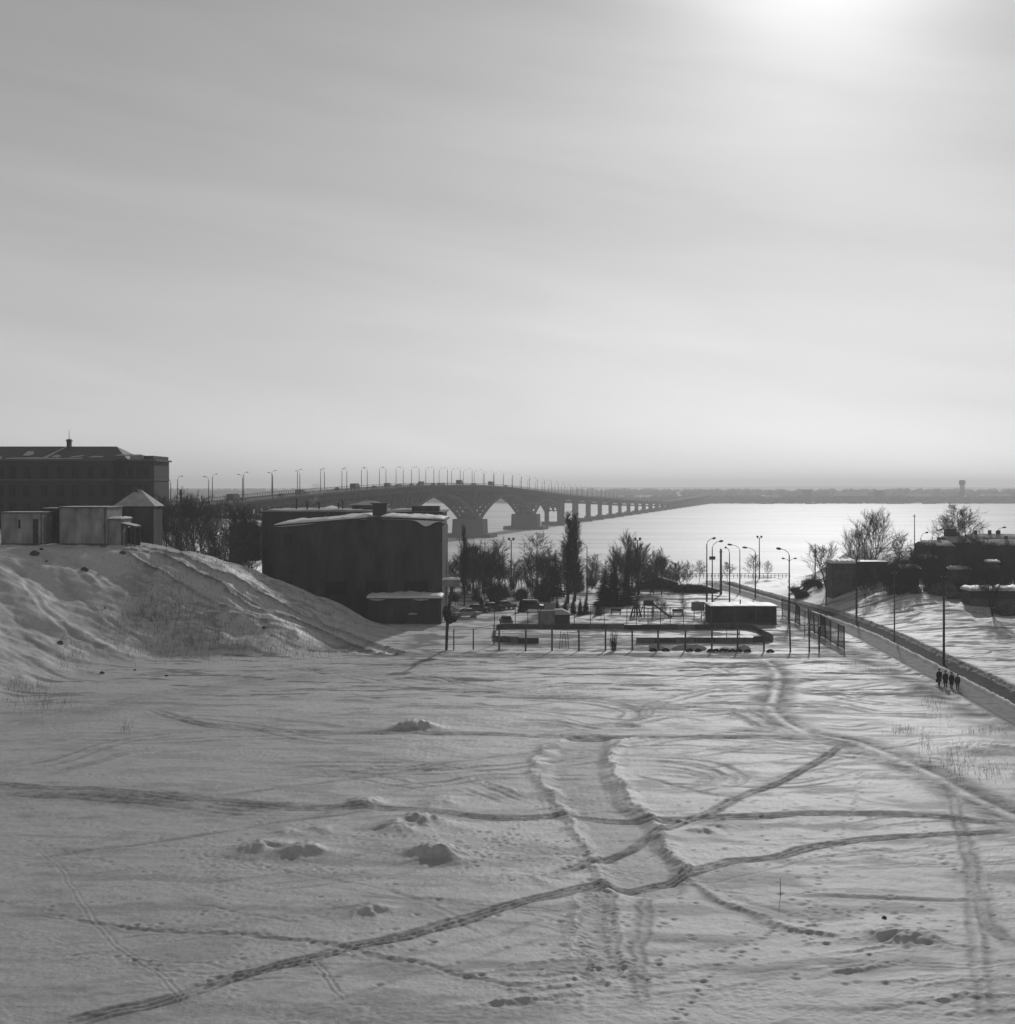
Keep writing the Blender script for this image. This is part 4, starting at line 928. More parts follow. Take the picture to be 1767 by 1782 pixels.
# hut with a hipped snowy roof behind the sheds
HD = 226.0; ha, hb = xat(196, HD), xat(270, HD); hzb = 12.4; hh = CH - (881 - HY) / F * HD - hzb
hut = thing('hipped_hut', 'dark hut under a pyramidal snow covered roof behind the sheds', 'hut', (ha, HD, hzb)); w = hb - ha
wall_open(MB(), 0.3, w - 0.3, -1, hh, 0.3, 0.6, [(1.5, 2.5, 1.0, 2.2), (3.5, 4.5, 1.0, 2.2)]).bb(0.3, 0.6, 0.6, 6, -1, hh).bb(w - 0.6, w - 0.3, 0.6, 6, -1, hh).bb(0.6, w - 0.6, 5.7, 6, -1, hh).build('wall', 'dark_plaster', hut)
for o in ((1.5, 2.5, 1.0, 2.2), (3.5, 4.5, 1.0, 2.2)): window(hut, o, 0.3)
hip(MB(), 0, w, 0, 6.3, hh, hh + 2.6, w / 2 - 0.25).build('roof', 'dusty_snow', hut)
MB().bb(w * 0.36, w * 0.48, 2.6, 3.1, hh + 1.6, hh + 2.9).build('chimney', 'stone', hut)

# the big dark workshop
WD = 235.0
def wx(px): return xat(px, WD)
def wz(py): return CH - (py - HY) / F * WD
wk = thing('workshop_building', 'huge windowless dark workshop with snow lying along its shallow roof', 'workshop', (wx(475), WD, 0.0)); W0 = wx(475)
wl_ = wx(770) - W0; depth = 22.0
apex = wx(655) - W0; zl, za, zr = wz(917), wz(902), wz(907)
ops = [(wx(567) - W0, wx(604) - W0, wz(1035), wz(1012)), (wx(636) - W0, wx(674) - W0, wz(1030), wz(1012)), (wx(706) - W0, wx(746) - W0, wz(1030), wz(1011)), (wx(495) - W0, wx(509) - W0, wz(946), wz(930))]
wm = MB(); wall_open(wm, 0, wl_, -1.0, zl - 0.3, 0, 0.5, ops)
wm.prism([(0, zl - 0.3), (wl_, zl - 0.3), (wl_, zr), (apex, za), (0, zl)], 0.0, 0.5).bb(0, 0.5, 0.5, depth, -1, zl - 0.02).bb(wl_ - 0.5, wl_, 0.5, depth, -1, zl - 0.02).bb(0.5, wl_ - 0.5, depth - 0.5, depth, -1, zl - 0.02)
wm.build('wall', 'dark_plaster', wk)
for o in ops: window(wk, o, 0)
MB().prism([(-0.3, zl), (apex, za + 0.01), (wl_ + 0.3, zr), (wl_ + 0.3, zr + 0.25), (apex, za + 0.28), (-0.3, zl + 0.25)], -0.35, depth + 0.3).build('roof', 'roof_iron', wk)
def wroof(x, y): return (zl + 0.25 + (za - zl + 0.03) * x / apex) if x < apex else (za + 0.28 + (zr - za - 0.03) * (x - apex) / (wl_ - apex))
snow_slab(MB(), 0.4, apex - 1.6, -0.2, depth, wroof, 0.55, 21, 0.1, 26, 8, lip=lambda u: 0.25 + 0.1 * math.sin(u * 7)).build('roof_snow', 'snow_cap', wk, True)
snow_slab(MB(), apex + 0.9, wl_ + 0.1, -0.25, depth, wroof, 0.40, 22, 0.1, 26, 8, lip=lambda u: 0.3 + 0.9 * math.exp(-((u - 0.72) / 0.12) ** 2)).build('roof_snow', 'snow_cap', wk, True)
MB().bb(apex - 1.1, apex + 1.2, 5.5, 8, za + 0.3, za + 2.2).bb(apex - 1.4, apex + 1.5, 5.2, 8.3, za + 2.2, za + 2.4).build('roof_vent', 'roof_iron', wk)
MB().tube([(wx(567) - W0, 2.5, wroof(wx(567) - W0, 0)), (wx(567) - W0, 2.5, wroof(wx(567) - W0, 0) + 1.3)], 0.16, 6).build('vent_pipe', 'pole_steel', wk)
MB().bb(wx(713) - W0 - 0.5, wx(713) - W0 + 0.5, -0.5, -0.02, 2.0, 2.3).build('lamp_bracket', 'pole_steel', wk)
# front annex
ann = thing('brick_annex', 'low dark annex with thick snow on its flat roof before the workshop', 'annex', (wx(638), WD - 7.2, 0.0)); A0 = xat(640, WD - 7.2); ann.location.x = A0
aw = xat(768, WD - 7.2) - A0; ah = CH - (1043 - HY) / F * (WD - 7.2)
wall_open(MB(), 0, aw, -1.0, ah, 0, 0.35, [(xat(713, 227.8) - A0, xat(725, 227.8) - A0, 0.0, 1.35)]).bb(0, 0.35, 0.35, 7.0, -1, ah).bb(aw - 0.35, aw, 0.35, 7.0, -1, ah).bb(0.35, aw - 0.35, 6.6, 7.0, -1, ah).build('wall', 'dark_plaster', ann)
MB().bb(xat(713, 227.8) - A0, xat(725, 227.8) - A0, 0.15, 0.22, -0.5, 1.35).build('door', 'timber', ann)
MB().prism([(xat(712, 227.8) - A0, 1.45), (xat(726, 227.8) - A0, 1.45), (xat(726, 227.8) - A0, 1.62), (xat(719, 227.8) - A0, 1.72), (xat(712, 227.8) - A0, 1.62)], -0.8, 0.0).build('door_canopy', 'dusty_snow', ann)
MB().bb(-0.2, aw + 0.2, -0.25, 7.0, ah, ah + 0.18).build('roof', 'roof_iron', ann)
snow_slab(MB(), -0.1, aw + 0.1, -0.15, 6.9, ah + 0.181, 0.62, 31, 0.06, 26, 6, lip=lambda u: 0.12 + 0.22 * max(0, math.sin(u * 11))).build('roof_snow', 'snow_cap', ann, True)
# building behind with vents and stove pipes
BD = 272.0
def bx_(px): return xat(px, BD)
def bz_(py): return CH - (py - HY) / F * BD
rb = thing('factory_block', 'flat roofed factory block showing its snowy roof behind the workshop', 'factory', (bx_(456), BD, 0)); b0 = bx_(456); bw = bx_(768) - b0; bh = bz_(893)
MB().bb(0, bw, 0, 0.4, -1, bh).bb(0, 0.4, 0.4, 26, -1, bh).bb(bw - 0.4, bw, 0.4, 26, -1, bh).bb(0.4, bw - 0.4, 25.6, 26, -1, bh).build('wall', 'dark_plaster', rb)
MB().bb(-0.4, bw + 0.4, -0.4, 26.4, bh, bh + 0.3).build('roof', 'roof_iron', rb)
snow_slab(MB(), 0.5, bw * 0.66, 1.5, 25, bh + 0.301, 0.42, 41, 0.0, 30, 8).build('roof_snow', 'dusty_snow', rb, True)
snow_slab(MB(), bw * 0.70, bw - 1.5, 9, 25, bh + 0.301, 0.35, 42, 0.0, 14, 6).build('roof_snow', 'dusty_snow', rb, True)
MB().bb(bx_(715) - b0, bx_(763) - b0, 3, 8, bh + 0.3, bz_(881)).build('lift_housing', 'dark_plaster', rb)
MB().bb(bx_(627) - b0, bx_(646) - b0, 4, 7, bh + 0.3, bz_(883)).build('roof_vent', 'roof_iron', rb)
kx, ky = (bx_(635) - b0), 10.0
hip(MB(), kx - 3.9, kx + 3.6, ky - 3, ky + 3, bz_(880), bz_(872), 3.0).build('skylight', 'dusty_snow', rb); MB().bb(kx - 3.2, kx + 2.9, ky - 2.5, ky + 2.5, bh + 0.3, bz_(880)).build('skylight_base', 'dark_plaster', rb)
for px, t in ((508, 868), (527, 872), (548, 874), (583, 876), (590, 872)):
    MB().tube([(bx_(px) - b0, 6, bh + 0.2), (bx_(px) - b0, 6, bz_(t) - 0.4), (bx_(px) - b0, 6, bz_(t))], [0.16, 0.16, 0.24], 8).build('stove_pipe', 'pole_steel', rb)
# steam rising from the stove pipe
m = bpy.data.materials.new('steam'); m.use_nodes = True; n, l = m.node_tree.nodes, m.node_tree.links; n.remove(n['Principled BSDF'])
pv = n.new('ShaderNodeVolumePrincipled'); tc = n.new('ShaderNodeTexCoord'); no = n.new('ShaderNodeTexNoise'); no.inputs['Scale'].default_value = 0.9; no.inputs['Detail'].default_value = 4
mr = n.new('ShaderNodeMapRange'); mr.inputs[1].default_value = 0.48; mr.inputs[2].default_value = 0.8; mr.inputs[3].default_value = 0.0; mr.inputs[4].default_value = 0.9
l.new(tc.outputs['Object'], no.inputs['Vector']); l.new(no.outputs['Fac'], mr.inputs[0]); l.new(mr.outputs[0], pv.inputs['Density']); pv.inputs['Color'].default_value = (0.95, 0.95, 0.95, 1)
l.new(pv.outputs[0], n['Material Output'].inputs['Volume'])
st = MB(); st.tube([(0, 0, 0), (0.2, 0, 1.0), (0.7, 0, 2.2), (1.3, 0, 3.4), (1.9, 0.2, 4.2)], [0.3, 0.8, 1.3, 1.5, 0.6], 12)
o = st.build('steam_plume', m, None, True, (bx_(536), BD + 6, bz_(880))); tag(o, 'small wisp of steam drifting up from the factory roof', 'steam', None, 'stuff')

# ------------------------------------------------------------------ trees
def rnd_perp(r, d, ang, az=None):
    d = d.normalized(); a = d.cross(Vector((0.3, 0.5, 0.81))); a.normalize(); b = d.cross(a)
    t = r.uniform(0, 2 * math.pi) if az is None else az
    return (d * math.cos(ang) + (a * math.cos(t) + b * math.sin(t)) * math.sin(ang)).normalized()
def make_bare(seed, H=10.0, spread=0.9, clear=0.2, nl=15, ns=7, nt=8, ang=(35, 60), rad=0.16, fork=True, tw=0.018, up=0.25):
    """trunk (with limbs) and twig crown of a leafless tree"""
    r = random.Random(seed); tr = MB(); cr = MB()
    stems = 1 if not fork else r.choice((2, 2, 3))
    for s in range(stems):
        lean = 0.0 if stems == 1 else r.uniform(0.08, 0.25); az = r.uniform(0, 6.28) + s * 6.28 / stems
        pts = []; hs = H * r.uniform(0.85, 1.0)
        for k in range(8):
            t = k / 7; pts.append(Vector((lean * hs * t * math.cos(az) + r.uniform(-.012, .012) * hs, lean * hs * t * math.sin(az) + r.uniform(-.012, .012) * hs, hs * t - (0.4 if k == 0 else 0))))
        if stems > 1: pts[0] = Vector((0, 0, -0.4))
        tr.tube(pts, [rad * (1 - 0.9 * k / 7) + 0.012 for k in range(8)], 6)
        for i in range(nl):
            t = clear + (0.97 - clear) * (i + r.random()) / nl; k = min(int(t * 7), 6); p = pts[k].lerp(pts[k + 1], t * 7 - k)
            d = rnd_perp(r, Vector((0, 0, 1)), math.radians(r.uniform(*ang)), i * 2.4 + r.uniform(-.5, .5))
            L = H * spread * 0.42 * (1 - 0.62 * t) * r.uniform(0.7, 1.25) * (1.25 if 0.15 < t < 0.75 else 1)
            bp_ = [p]; dd = d.copy()
            for q_ in range(4):
                dd = (dd + Vector((r.uniform(-.22, .22), r.uniform(-.22, .22), up * r.uniform(0.2, 1.0)))).normalized(); bp_.append(bp_[-1] + dd * L / 4)
            rb_ = rad * 0.36 * (1 - 0.7 * t)
            tr.tube(bp_, [rb_ * (1 - 0.8 * w / 4) + 0.008 for w in range(5)], 4, False)
            for j in range(ns):
                u = 0.25 + 0.75 * (j + r.random()) / ns; k2 = min(int(u * 4), 3); p2 = bp_[k2].lerp(bp_[k2 + 1], u * 4 - k2)
                d2 = rnd_perp(r, bp_[k2 + 1] - bp_[k2], math.radians(r.uniform(22, 55))); d2.z += up * 0.7; d2.normalize()
                L2 = L * r.uniform(0.25, 0.5); e = p2 + d2 * L2
                cr.tube([p2, p2.lerp(e, 0.5) + Vector((r.uniform(-.06, .06), r.uniform(-.06, .06), 0.03)) * L2, e], [tw * 1.5, tw * 1.2, tw * 0.7], 3, False)
                for m_ in range(nt):
                    v = r.uniform(0.15, 1.0); p3 = p2.lerp(e, v); d3 = rnd_perp(r, d2, math.radians(r.uniform(18, 60))); d3.z += up * 0.5
                    cr.spike(p3, p3 + d3.normalized() * L2 * r.uniform(0.3, 0.75), tw * 0.8)
    return tr, cr
TREEMESH = {}
def tree_kind(kind):
    if kind in TREEMESH: return TREEMESH[kind]
    k, s = kind[:-1], int(kind[-1])
    if k == 'maple': tr, cr = make_bare(10 + s, 10, 1.0, 0.16, 15, 9, 14, (30, 56), 0.13, True, 0.015)
    elif k == 'birch': tr, cr = make_bare(20 + s, 10, 0.95, 0.18, 26, 10, 15, (30, 60), 0.10, False, 0.014, 0.10)
    elif k == 'poplar': tr, cr = make_bare(30 + s, 10, 0.50, 0.08, 60, 8, 9, (10, 26), 0.11, False, 0.016, 0.45)
    elif k == 'sapling': tr, cr = make_bare(40 + s, 10, 0.75, 0.15, 20, 8, 11, (25, 50), 0.07, False, 0.016, 0.3)
    elif k == 'willow': tr, cr = make_bare(50 + s, 10, 1.3, 0.08, 16, 9, 13, (28, 58), 0.12, True, 0.015, 0.35)
    TREEMESH[kind] = (tr.mesh('trunk', 'bark', True), cr.mesh('crown', 'birch_twig' if k == 'birch' else 'twig'))
    return TREEMESH[kind]
def tree(kind, x, y, H, label, group=None, name='bare_tree', wide=1.0, rz=None, z=None):
    a, b = tree_kind(kind); zz = gz(x, y) if z is None else z
    r = thing(name, label, 'tree', (x, y, zz - 0.05), random.uniform(0, 6.28) if rz is None else rz, group)
    s = H / 10.0; r.scale = (s * wide, s * wide, s)
    for nm, me_ in (('trunk', a), ('crown', b)):
        o = bpy.data.objects.new(nm, me_); COL.objects.link(o); o.parent = r
    return r
def ptree(kind, px, pt, D, label, group=None, name='bare_tree', wide=1.0):
    """tree whose top is at photo pixel (px, pt), standing on the ground at distance D"""
    x = xat(px, D); z = gz(x, D); H = CH - (pt - HY) / F * D - z
    return tree(kind, x, D, max(H, 1.0), label, group, name, wide)
def make_spruce(seed, H=10.0, R=2.6):
    r = random.Random(seed); cr = MB(); tr = MB().tube([(0, 0, -0.4), (0, 0, H * 0.5), (0, 0, H * 0.97)], [0.17, 0.1, 0.02], 6)
    z = 0.5; lev = 0
    while z < H * 0.985:
        t = z / H; rad = R * (1 - t) ** 0.85 * r.uniform(0.85, 1.12) + 0.08; nb = int(7 + 7 * (1 - t))
        for k in range(nb):
            a = 2 * math.pi * (k + r.random() * 0.7) / nb + lev; L = rad * r.uniform(0.7, 1.15); c, s = math.cos(a), math.sin(a); dr = -0.32 * L + 0.1
            q0 = Vector((0.05 * c, 0.05 * s, z + 0.15)); q1 = Vector((0.55 * L * c, 0.55 * L * s, z + dr * 0.45)); q2 = Vector((L * c, L * s, z + dr))
            wv = Vector((-s, c, 0)) * (0.20 * L + 0.06); dn = Vector((0, 0, -0.14 * L - 0.05))
            cr.add([q0, q1 + wv + dn, q1 + Vector((0, 0, 0.05)), q1 - wv + dn, q2], [(0, 1, 2), (0, 2, 3), (1, 4, 2), (2, 4, 3)])
            for m_ in range(5):
                v = r.uniform(0.3, 1.0); p = q0.lerp(q2, v) + Vector((0, 0, 0.04)); d = Vector((c, s, 0)) * r.uniform(0.2, 0.8) + Vector((-s, c, 0)) * r.uniform(-1, 1) + Vector((0, 0, r.uniform(-0.5, 0.15)))
                e = p + d.normalized() * L * r.uniform(0.16, 0.34); w2 = d.cross(Vector((0, 0, 1))).normalized() * 0.045 * (0.5 + L)
                cr.add([p + w2, p - w2, e], [(0, 1, 2)])
        z += 0.30 + 0.26 * (1 - t); lev += 0.7
    return tr.mesh('trunk', 'bark'), cr.mesh('crown', 'needles')
SPR_ = [make_spruce(s, 10, 2.1 + 0.35 * s) for s in range(3)]
def spruce(px, pt, D, label, k=0, group=None, wide=1.0, base=None):
    x = xat(px, D); z = gz(x, D); H = CH - (pt - HY) / F * D - z
    r = thing('spruce_tree', label, 'tree', (x, D, z - 0.05), random.uniform(0, 6), group); s = max(H, 0.8) / 10; r.scale = (s * wide, s * wide, s)
    for nm, me_ in zip(('trunk', 'crown'), SPR_[k]):
        o = bpy.data.objects.new(nm, me_); COL.objects.link(o); o.parent = r
    return r
def make_bush(seed, n=70, tw=0.016, br=3):
    r = random.Random(seed); mb = MB()
    for i in range(n):
        a = r.uniform(0, 6.28); o = Vector((r.gauss(0, 0.16), r.gauss(0, 0.16), -0.1)); d = Vector((math.cos(a) * r.uniform(0.1, 0.75), math.sin(a) * r.uniform(0.1, 0.75), 1)).normalized(); L = r.uniform(0.5, 1.05)
        m_ = o + d * L * 0.5; e = m_ + (d + Vector((r.uniform(-.3, .3), r.uniform(-.3, .3), 0.1))).normalized() * L * 0.5
        mb.tube([o, m_, e], [tw, tw * 0.8, tw * 0.4], 3, False)
        for k in range(br):
            p = o.lerp(e, r.uniform(0.35, 0.95)); d2 = rnd_perp(r, d, math.radians(r.uniform(25, 65))); mb.spike(p, p + d2 * L * r.uniform(0.15, 0.35), tw * 0.7)
    return mb.mesh('bush', 'twig')
BUSH = [make_bush(s, 80 + 30 * s, 0.014, 4) for s in range(3)]
def bush(x, y, w, h, label, group=None, k=0, z=None, name='bush'):
    o = bpy.data.objects.new(name, BUSH[k]); COL.objects.link(o); o.location = (x, y, (gz(x, y) if z is None else z)); o.scale = (w, w, h); o.rotation_euler = (0, 0, random.uniform(0, 6))
    return tag(o, label, 'bush', group)
def pbush(px, pt, D, w, label, group=None, k=0):
    x = xat(px, D); h = CH - (pt - HY) / F * D - gz(x, D); return bush(x, D, w, max(h, 0.3), label, group, k)

# park trees between the field and the river
ptree('poplar1', 808, 903, 262, 'tall slim poplar beside the right end of the workshop', None, 'poplar', 0.75)
ptree('poplar2', 990, 884, 268, 'broad columnar poplar towering over the parked vehicles', None, 'poplar', 1.5)
ptree('poplar3', 1001, 892, 272, 'second columnar poplar pressed against the broad one', None, 'poplar', 1.4)
ptree('birch1', 934, 930, 296, 'pale branched birch between the round bush and the poplars', None, 'birch', 1.0)
ptree('birch2', 908, 968, 300, 'small thin birch left of the tall pale birch', None, 'birch', 0.9)
ptree('birch3', 868, 945, 292, 'fine twigged birch rising behind the rounded park bush', None, 'birch', 1.0)
ptree('maple1', 850, 960, 285, 'spreading bare tree behind the row of parked cars', None, 'bare_tree', 0.9)
ptree('sapling1', 829, 975, 280, 'thin bare tree just right of the slim poplar', None, 'bare_tree', 1.1)
ptree('sapling2', 790, 962, 275, 'thin bare tree between the workshop and the slim poplar', None, 'bare_tree', 1.2)
ptree('maple2', 1085, 928, 285, 'tall bare tree above the group of dark spruces', None, 'bare_tree', 0.8)
ptree('maple3', 1112, 950, 292, 'bare round crowned tree right of the park floodlight', None, 'bare_tree', 1.1)
ptree('maple1', 1133, 962, 296, 'bushy bare tree over the low snow roofed house', None, 'bare_tree', 1.05)
ptree('sapling3', 1152, 968, 294, 'slim bare tree behind the ridge of the low house', None, 'bare_tree', 1.2)
ptree('sapling1', 1178, 976, 300, 'slim bare tree at the right end of the low house', None, 'bare_tree', 1.1)
ptree('birch1', 1218, 976, 326, 'little round topped tree on the embankment beside the first street lamp', None, 'bare_tree', 1.1)
ptree('birch2', 1266, 975, 332, 'little round topped tree on the embankment behind the lamp cluster', None, 'bare_tree', 1.15)
ptree('birch3', 1312, 968, 336, 'broad little tree on the embankment beside the twin floodlight', None, 'bare_tree', 1.25)
ptree('sapling2', 1337, 972, 338, 'narrow little tree on the embankment right of the twin floodlight', None, 'bare_tree', 1.2)
ptree('sapling3', 1055, 985, 300, 'low thin tree between spruces and poplars', None, 'bare_tree', 1.3)
ptree('sapling1', 1030, 975, 302, 'thin tree behind the curved street lamp in the park', None, 'bare_tree', 1.3)
rr_ = random.Random(77)
for i, px in enumerate((782, 786, 797, 804, 816, 824, 838, 846, 852, 858, 866, 876, 884, 890, 896, 905, 918, 926, 940, 948, 955, 960, 975, 985, 1005, 1012, 1024, 1036, 1042, 1052, 1070, 1078, 1092, 1100, 1108, 1122, 1130, 1142, 1150, 1163, 1170, 1176, 1190, 1198)):
    ptree(rr_.choice(('maple1', 'maple2', 'sapling2', 'sapling3', 'birch2')), px + rr_.uniform(-3, 3), rr_.uniform(962, 1002), rr_.uniform(282, 322), 'slender bare tree in the park thicket before the river', 'park thicket trees', 'bare_tree', rr_.uniform(1.1, 1.7))
for i in range(28):
    px = rr_.uniform(780, 905) if i % 2 else rr_.uniform(905, 1200)
    ptree(rr_.choice(('maple1', 'maple3', 'birch1', 'birch3', 'sapling1', 'willow2')), px, rr_.uniform(945, 985) if px < 905 or px > 1070 else rr_.uniform(965, 1000), rr_.uniform(276, 325), 'fine twigged bare tree in the park band along the river', 'park band trees', 'bare_tree', rr_.uniform(0.9, 1.3))
for i in range(28):
    px = rr_.uniform(782, 1110); D = rr_.uniform(272, 318); x = xat(px, D)
    bush(x, D, rr_.uniform(1.4, 2.6), rr_.uniform(1.2, 3.0), 'dark twiggy undergrowth bush below the park trees', 'park undergrowth bushes', rr_.randrange(3))
spruce(967, 955, 284, 'narrow spruce left of the broad poplar', 0, None, 1.2)
spruce(1068, 972, 262, 'tall dark spruce, highest of the spruce group', 1, None, 1.3); spruce(1052, 988, 262, 'dark spruce on the left of the spruce group', 1, None, 1.45)
spruce(1091, 980, 266, 'dark narrow spruce on the right of the spruce group', 0, None, 1.45)
for px, pt, D in ((956, 1040, 244), (970, 1037, 246), (984, 1039, 244), (998, 1036, 247), (1010, 1038, 243), (1020, 1034, 246)):
    spruce(px, pt, D, 'young spruce in the dense row behind the kiosk', 2, 'young spruces behind the kiosk', 1.0)
spruce(1041, 1041, 243, 'single young spruce right of the dense spruce row', 2); spruce(908, 1034, 250, 'young spruce left of the dark off-road vehicle', 2, None, 1.2); spruce(838, 1036, 262, 'tiny spruce above the parked saloon cars', 2, None, 1.4)
for px, pt, D, w, lab in ((862, 1002, 268, 4.2, 'rounded dense bush behind the parked cars'), (944, 998, 272, 4.4, 'rounded dense bush left of the broad poplar'), (905, 1022, 276, 2.6, 'low twiggy bush on the snow between two rounded bushes')):
    pbush(px, pt, D, w, lab, None, 2); pbush(px + 3, pt + 4, D + 1.5, w * 0.9, lab.replace('bush', 'bush, rear clump'), None, 1)
# low house with a hedge by the road end
HD = 302.0
lh = shed('low_house', 'long low dark house with a snowy gable roof behind the spruces', 1113, 1180, 1016, 1040, HD, 9, 'dark_plaster', 1.3, 0.15, wins=[(1125, 1132, 1020, 1030), (1145, 1152, 1020, 1030), (1163, 1170, 1020, 1030)], cat='house', zg=gz(xat(1140, HD), HD))
for i in range(15):
    px = 1178 + i * 5.2; D = 296 + (i % 3) * 3; pbush(px, 1014 + 0.35 * max(0, px - 1215), D, 2.6, 'dense dark bush in the hedge beside the road end', 'hedge bushes beside the road end', 2)

# left thicket on the plateau and behind the ridge
rr_ = random.Random(9)
for i in range(26):
    px = rr_.uniform(276, 446); D = rr_.uniform(236, 320); pt = rr_.uniform(868, 925) if px > 300 else rr_.uniform(862, 900)
    ptree(rr_.choice(('maple1', 'sapling1', 'sapling2', 'birch1', 'birch2')), px, pt, D, 'bare tree in the dark thicket between school and workshop', 'thicket trees beside the workshop', 'bare_tree', rr_.uniform(0.7, 1.05))
for i in range(16):
    px = rr_.uniform(260, 450); D = rr_.uniform(232, 300); x = xat(px, D)
    bush(x, D, rr_.uniform(1.2, 2.4), rr_.uniform(1.4, 3.2), 'twiggy bush in the thicket behind the ridge', 'thicket bushes behind the ridge', rr_.randrange(3))
rp = thing('timber_pole', 'thick dark pole standing in the thicket left of the workshop', 'pole', gp(xat(315, 222), 222, -0.3))
MB().tube([(0, 0, 0), (0, 0, CH - (852 - HY) / F * 222 - rp.location.z)], [0.2, 0.15], 8).build('shaft', 'timber', rp)
MB().tube([(0, 0, CH - (854 - HY) / F * 222 - rp.location.z), (0, 0, CH - (851.5 - HY) / F * 222 - rp.location.z)], [0.18, 0.1], 8).build('cap', 'pole_steel', rp)
sh = shed('snowy_roof_shed', 'shed with thick pale snow on its roof glimpsed through the thicket', 400, 452, 918, 940, 285, 7, 'dark_plaster', 1.2, 0.35, zg=None)

# ------------------------------------------------------------------ lamps and poles
def street_lamp(px, pb, D, ptop, heads, label, group=None, rad=0.11, m='pole_steel', lower=None):
    """heads: list of (dx px, py) of lamp heads"""
    x = xat(px, D); z = gz(x, D); k = D / F
    r = thing('street_lamp', label, 'street lamp', (x, D, z), 0, group); H = CH - (ptop - HY) / F * D - z
    MB().tube([(0, 0, -0.3), (0, 0, H * 0.45), (0, 0, H * 0.46), (0, 0, H)], [rad * 1.25, rad * 1.15, rad * 0.85, rad * 0.65], 8).build('post', m, r)
    for dx, py in heads:
        hx = dx * k; hz_ = CH - (py - HY) / F * D - z
        MB().tube([(0, 0, H - 0.05), (hx * 0.12, 0, H + (hz_ - H) * 0.45), (hx * 0.45, 0, H + (hz_ - H) * 0.85), (hx * 0.8, 0, hz_)], 0.05, 5).build('arm', m, r)
        dirx = 1 if dx > 0 else -1; sl_ = (hz_ - H) * 0.25
        MB().tube([(hx * 0.72, 0, hz_ - sl_ * 0.15), (hx * 0.88, 0, hz_), (hx * 1.12, 0, hz_ + sl_ * 0.25), (hx * 1.2, 0, hz_ + sl_ * 0.3)], [0.07, 0.19, 0.17, 0.05], 8).build('lamp_head', 'lamp_shell', r)
    return r
street_lamp(1230.5, 1059, 250, 947, [(13, 937)], 'street lamp bending right, tallest at the far end of the fenced rink', rad=0.13)
lb = street_lamp(1240, 1056, 253, 953, [(16, 942)], 'street lamp bending right with a dark signal box on its post', rad=0.12)
MB().bb(-0.5, 0.5, -0.18, 0.18, CH - (974 - HY) / F * 253 - lb.location.z, CH - (968 - HY) / F * 253 - lb.location.z).build('signal_box', 'car_dark', lb)
cp = thing('concrete_pole', 'thick pale concrete pole amid the lamp cluster by the road', 'pole', gp(xat(1255, 292), 292)); MB().tube([(0, 0, -0.3), (0, 0, CH - (955 - HY) / F * 292 - cp.location.z)], [0.26, 0.19], 8).build('shaft', 'pole_concrete', cp); MB().bb(-0.35, 0.35, -0.06, 0.06, 8.3, 8.45).build('crossarm', 'pole_steel', cp)
street_lamp(1270, 1052, 256, 962, [(-7, 953)], 'street lamp with short arm to the left above the hut')
street_lamp(1288, 1032, 296, 957, [(-18, 948)], 'street lamp with long arm to the left over the far road bend')
street_lamp(1315, 1040, 282, 961, [(-19, 953)], 'street lamp with long arm to the left beside the snowy verge')
street_lamp(1374, 1088, 226, 966, [(-19, 955)], 'street lamp with long arm rising behind the bent metal fence', rad=0.13)
street_lamp(1022, 1030, 275, 952, [(-13, 945)], 'street lamp curving left beside the broad poplar')
def flood(px, pt, D, label, n=2):
    x = xat(px, D); z = gz(x, D); H = CH - (pt - HY) / F * D - z; r = thing('floodlight_mast', label, 'lamp', (x, D, z))
    MB().tube([(0, 0, -0.3), (0, 0, H)], [0.15, 0.09], 8).build('post', 'pole_steel', r); MB().bb(-0.5, 0.5, -0.05, 0.05, H - 0.1, H).build('crossbar', 'pole_steel', r)
    for s in ((-1, 1) if n == 2 else (0,)): MB().tube([(s * 0.42, -0.1, H + 0.02), (s * 0.45, -0.1, H + 0.25), (s * 0.47, -0.1, H + 0.5)], [0.14, 0.27, 0.22], 8).build('lamp_head', 'lamp_shell', r)
    return r
flood(1322, 936, 340, 'tall slender twin floodlight mast on the embankment railing'); flood(1110, 940, 288, 'twin floodlight mast among the park trees behind the spruces'); flood(890, 940, 300, 'twin floodlight mast among the birches behind the bushes')
def pole(px, pb, pt, D, label, rad=0.13, m='timber', arm=False):
    x = xat(px, D); z = gz(x, D); H = CH - (pt - HY) / F * D - z; r = thing('utility_pole', label, 'pole', (x, D, z))
    MB().tube([(0, 0, -0.3), (0.02, 0, H * 0.5), (0, 0, H)], [rad * 1.15, rad, rad * 0.75], 8).build('shaft', m, r); MB().bb(-0.3, 0.3, -0.05, 0.05, H - 0.5, H - 0.42).build('crossarm', m, r)
    for s in (-1, 1): MB().tube([(s * 0.26, 0, H - 0.42), (s * 0.26, 0, H - 0.27)], 0.04, 6).build('insulator', 'chrome', r)
    return r
pole(1643, 1155, 998, 176, 'dark roadside pole standing closest to the four walkers', 0.14); pole(1557, 1115, 992, 202, 'grey slim roadside pole next beyond the one by the walkers', 0.09, 'pole_concrete')
pole(1491, 1080, 970, 233, 'thick dark roadside pole at the corner of the grey shed', 0.15); pole(1438, 1062, 985, 256, 'dark roadside pole opposite the bent metal fence', 0.11)
pole(1419, 1000, 946, 300, 'bare pole stub beside the round bare tree left of the grey shed', 0.12); pole(1592, 960, 895, 312, 'tall thin mast rising behind the dark bushes and roofs', 0.10)
street_lamp(1505, 985, 318, 938, [(-9, 931), (9, 931)], 'twin armed lamp within the branches of the large bare tree'); street_lamp(1603, 960, 318, 936, [(11, 927)], 'small lamp leaning right beside the thin mast')
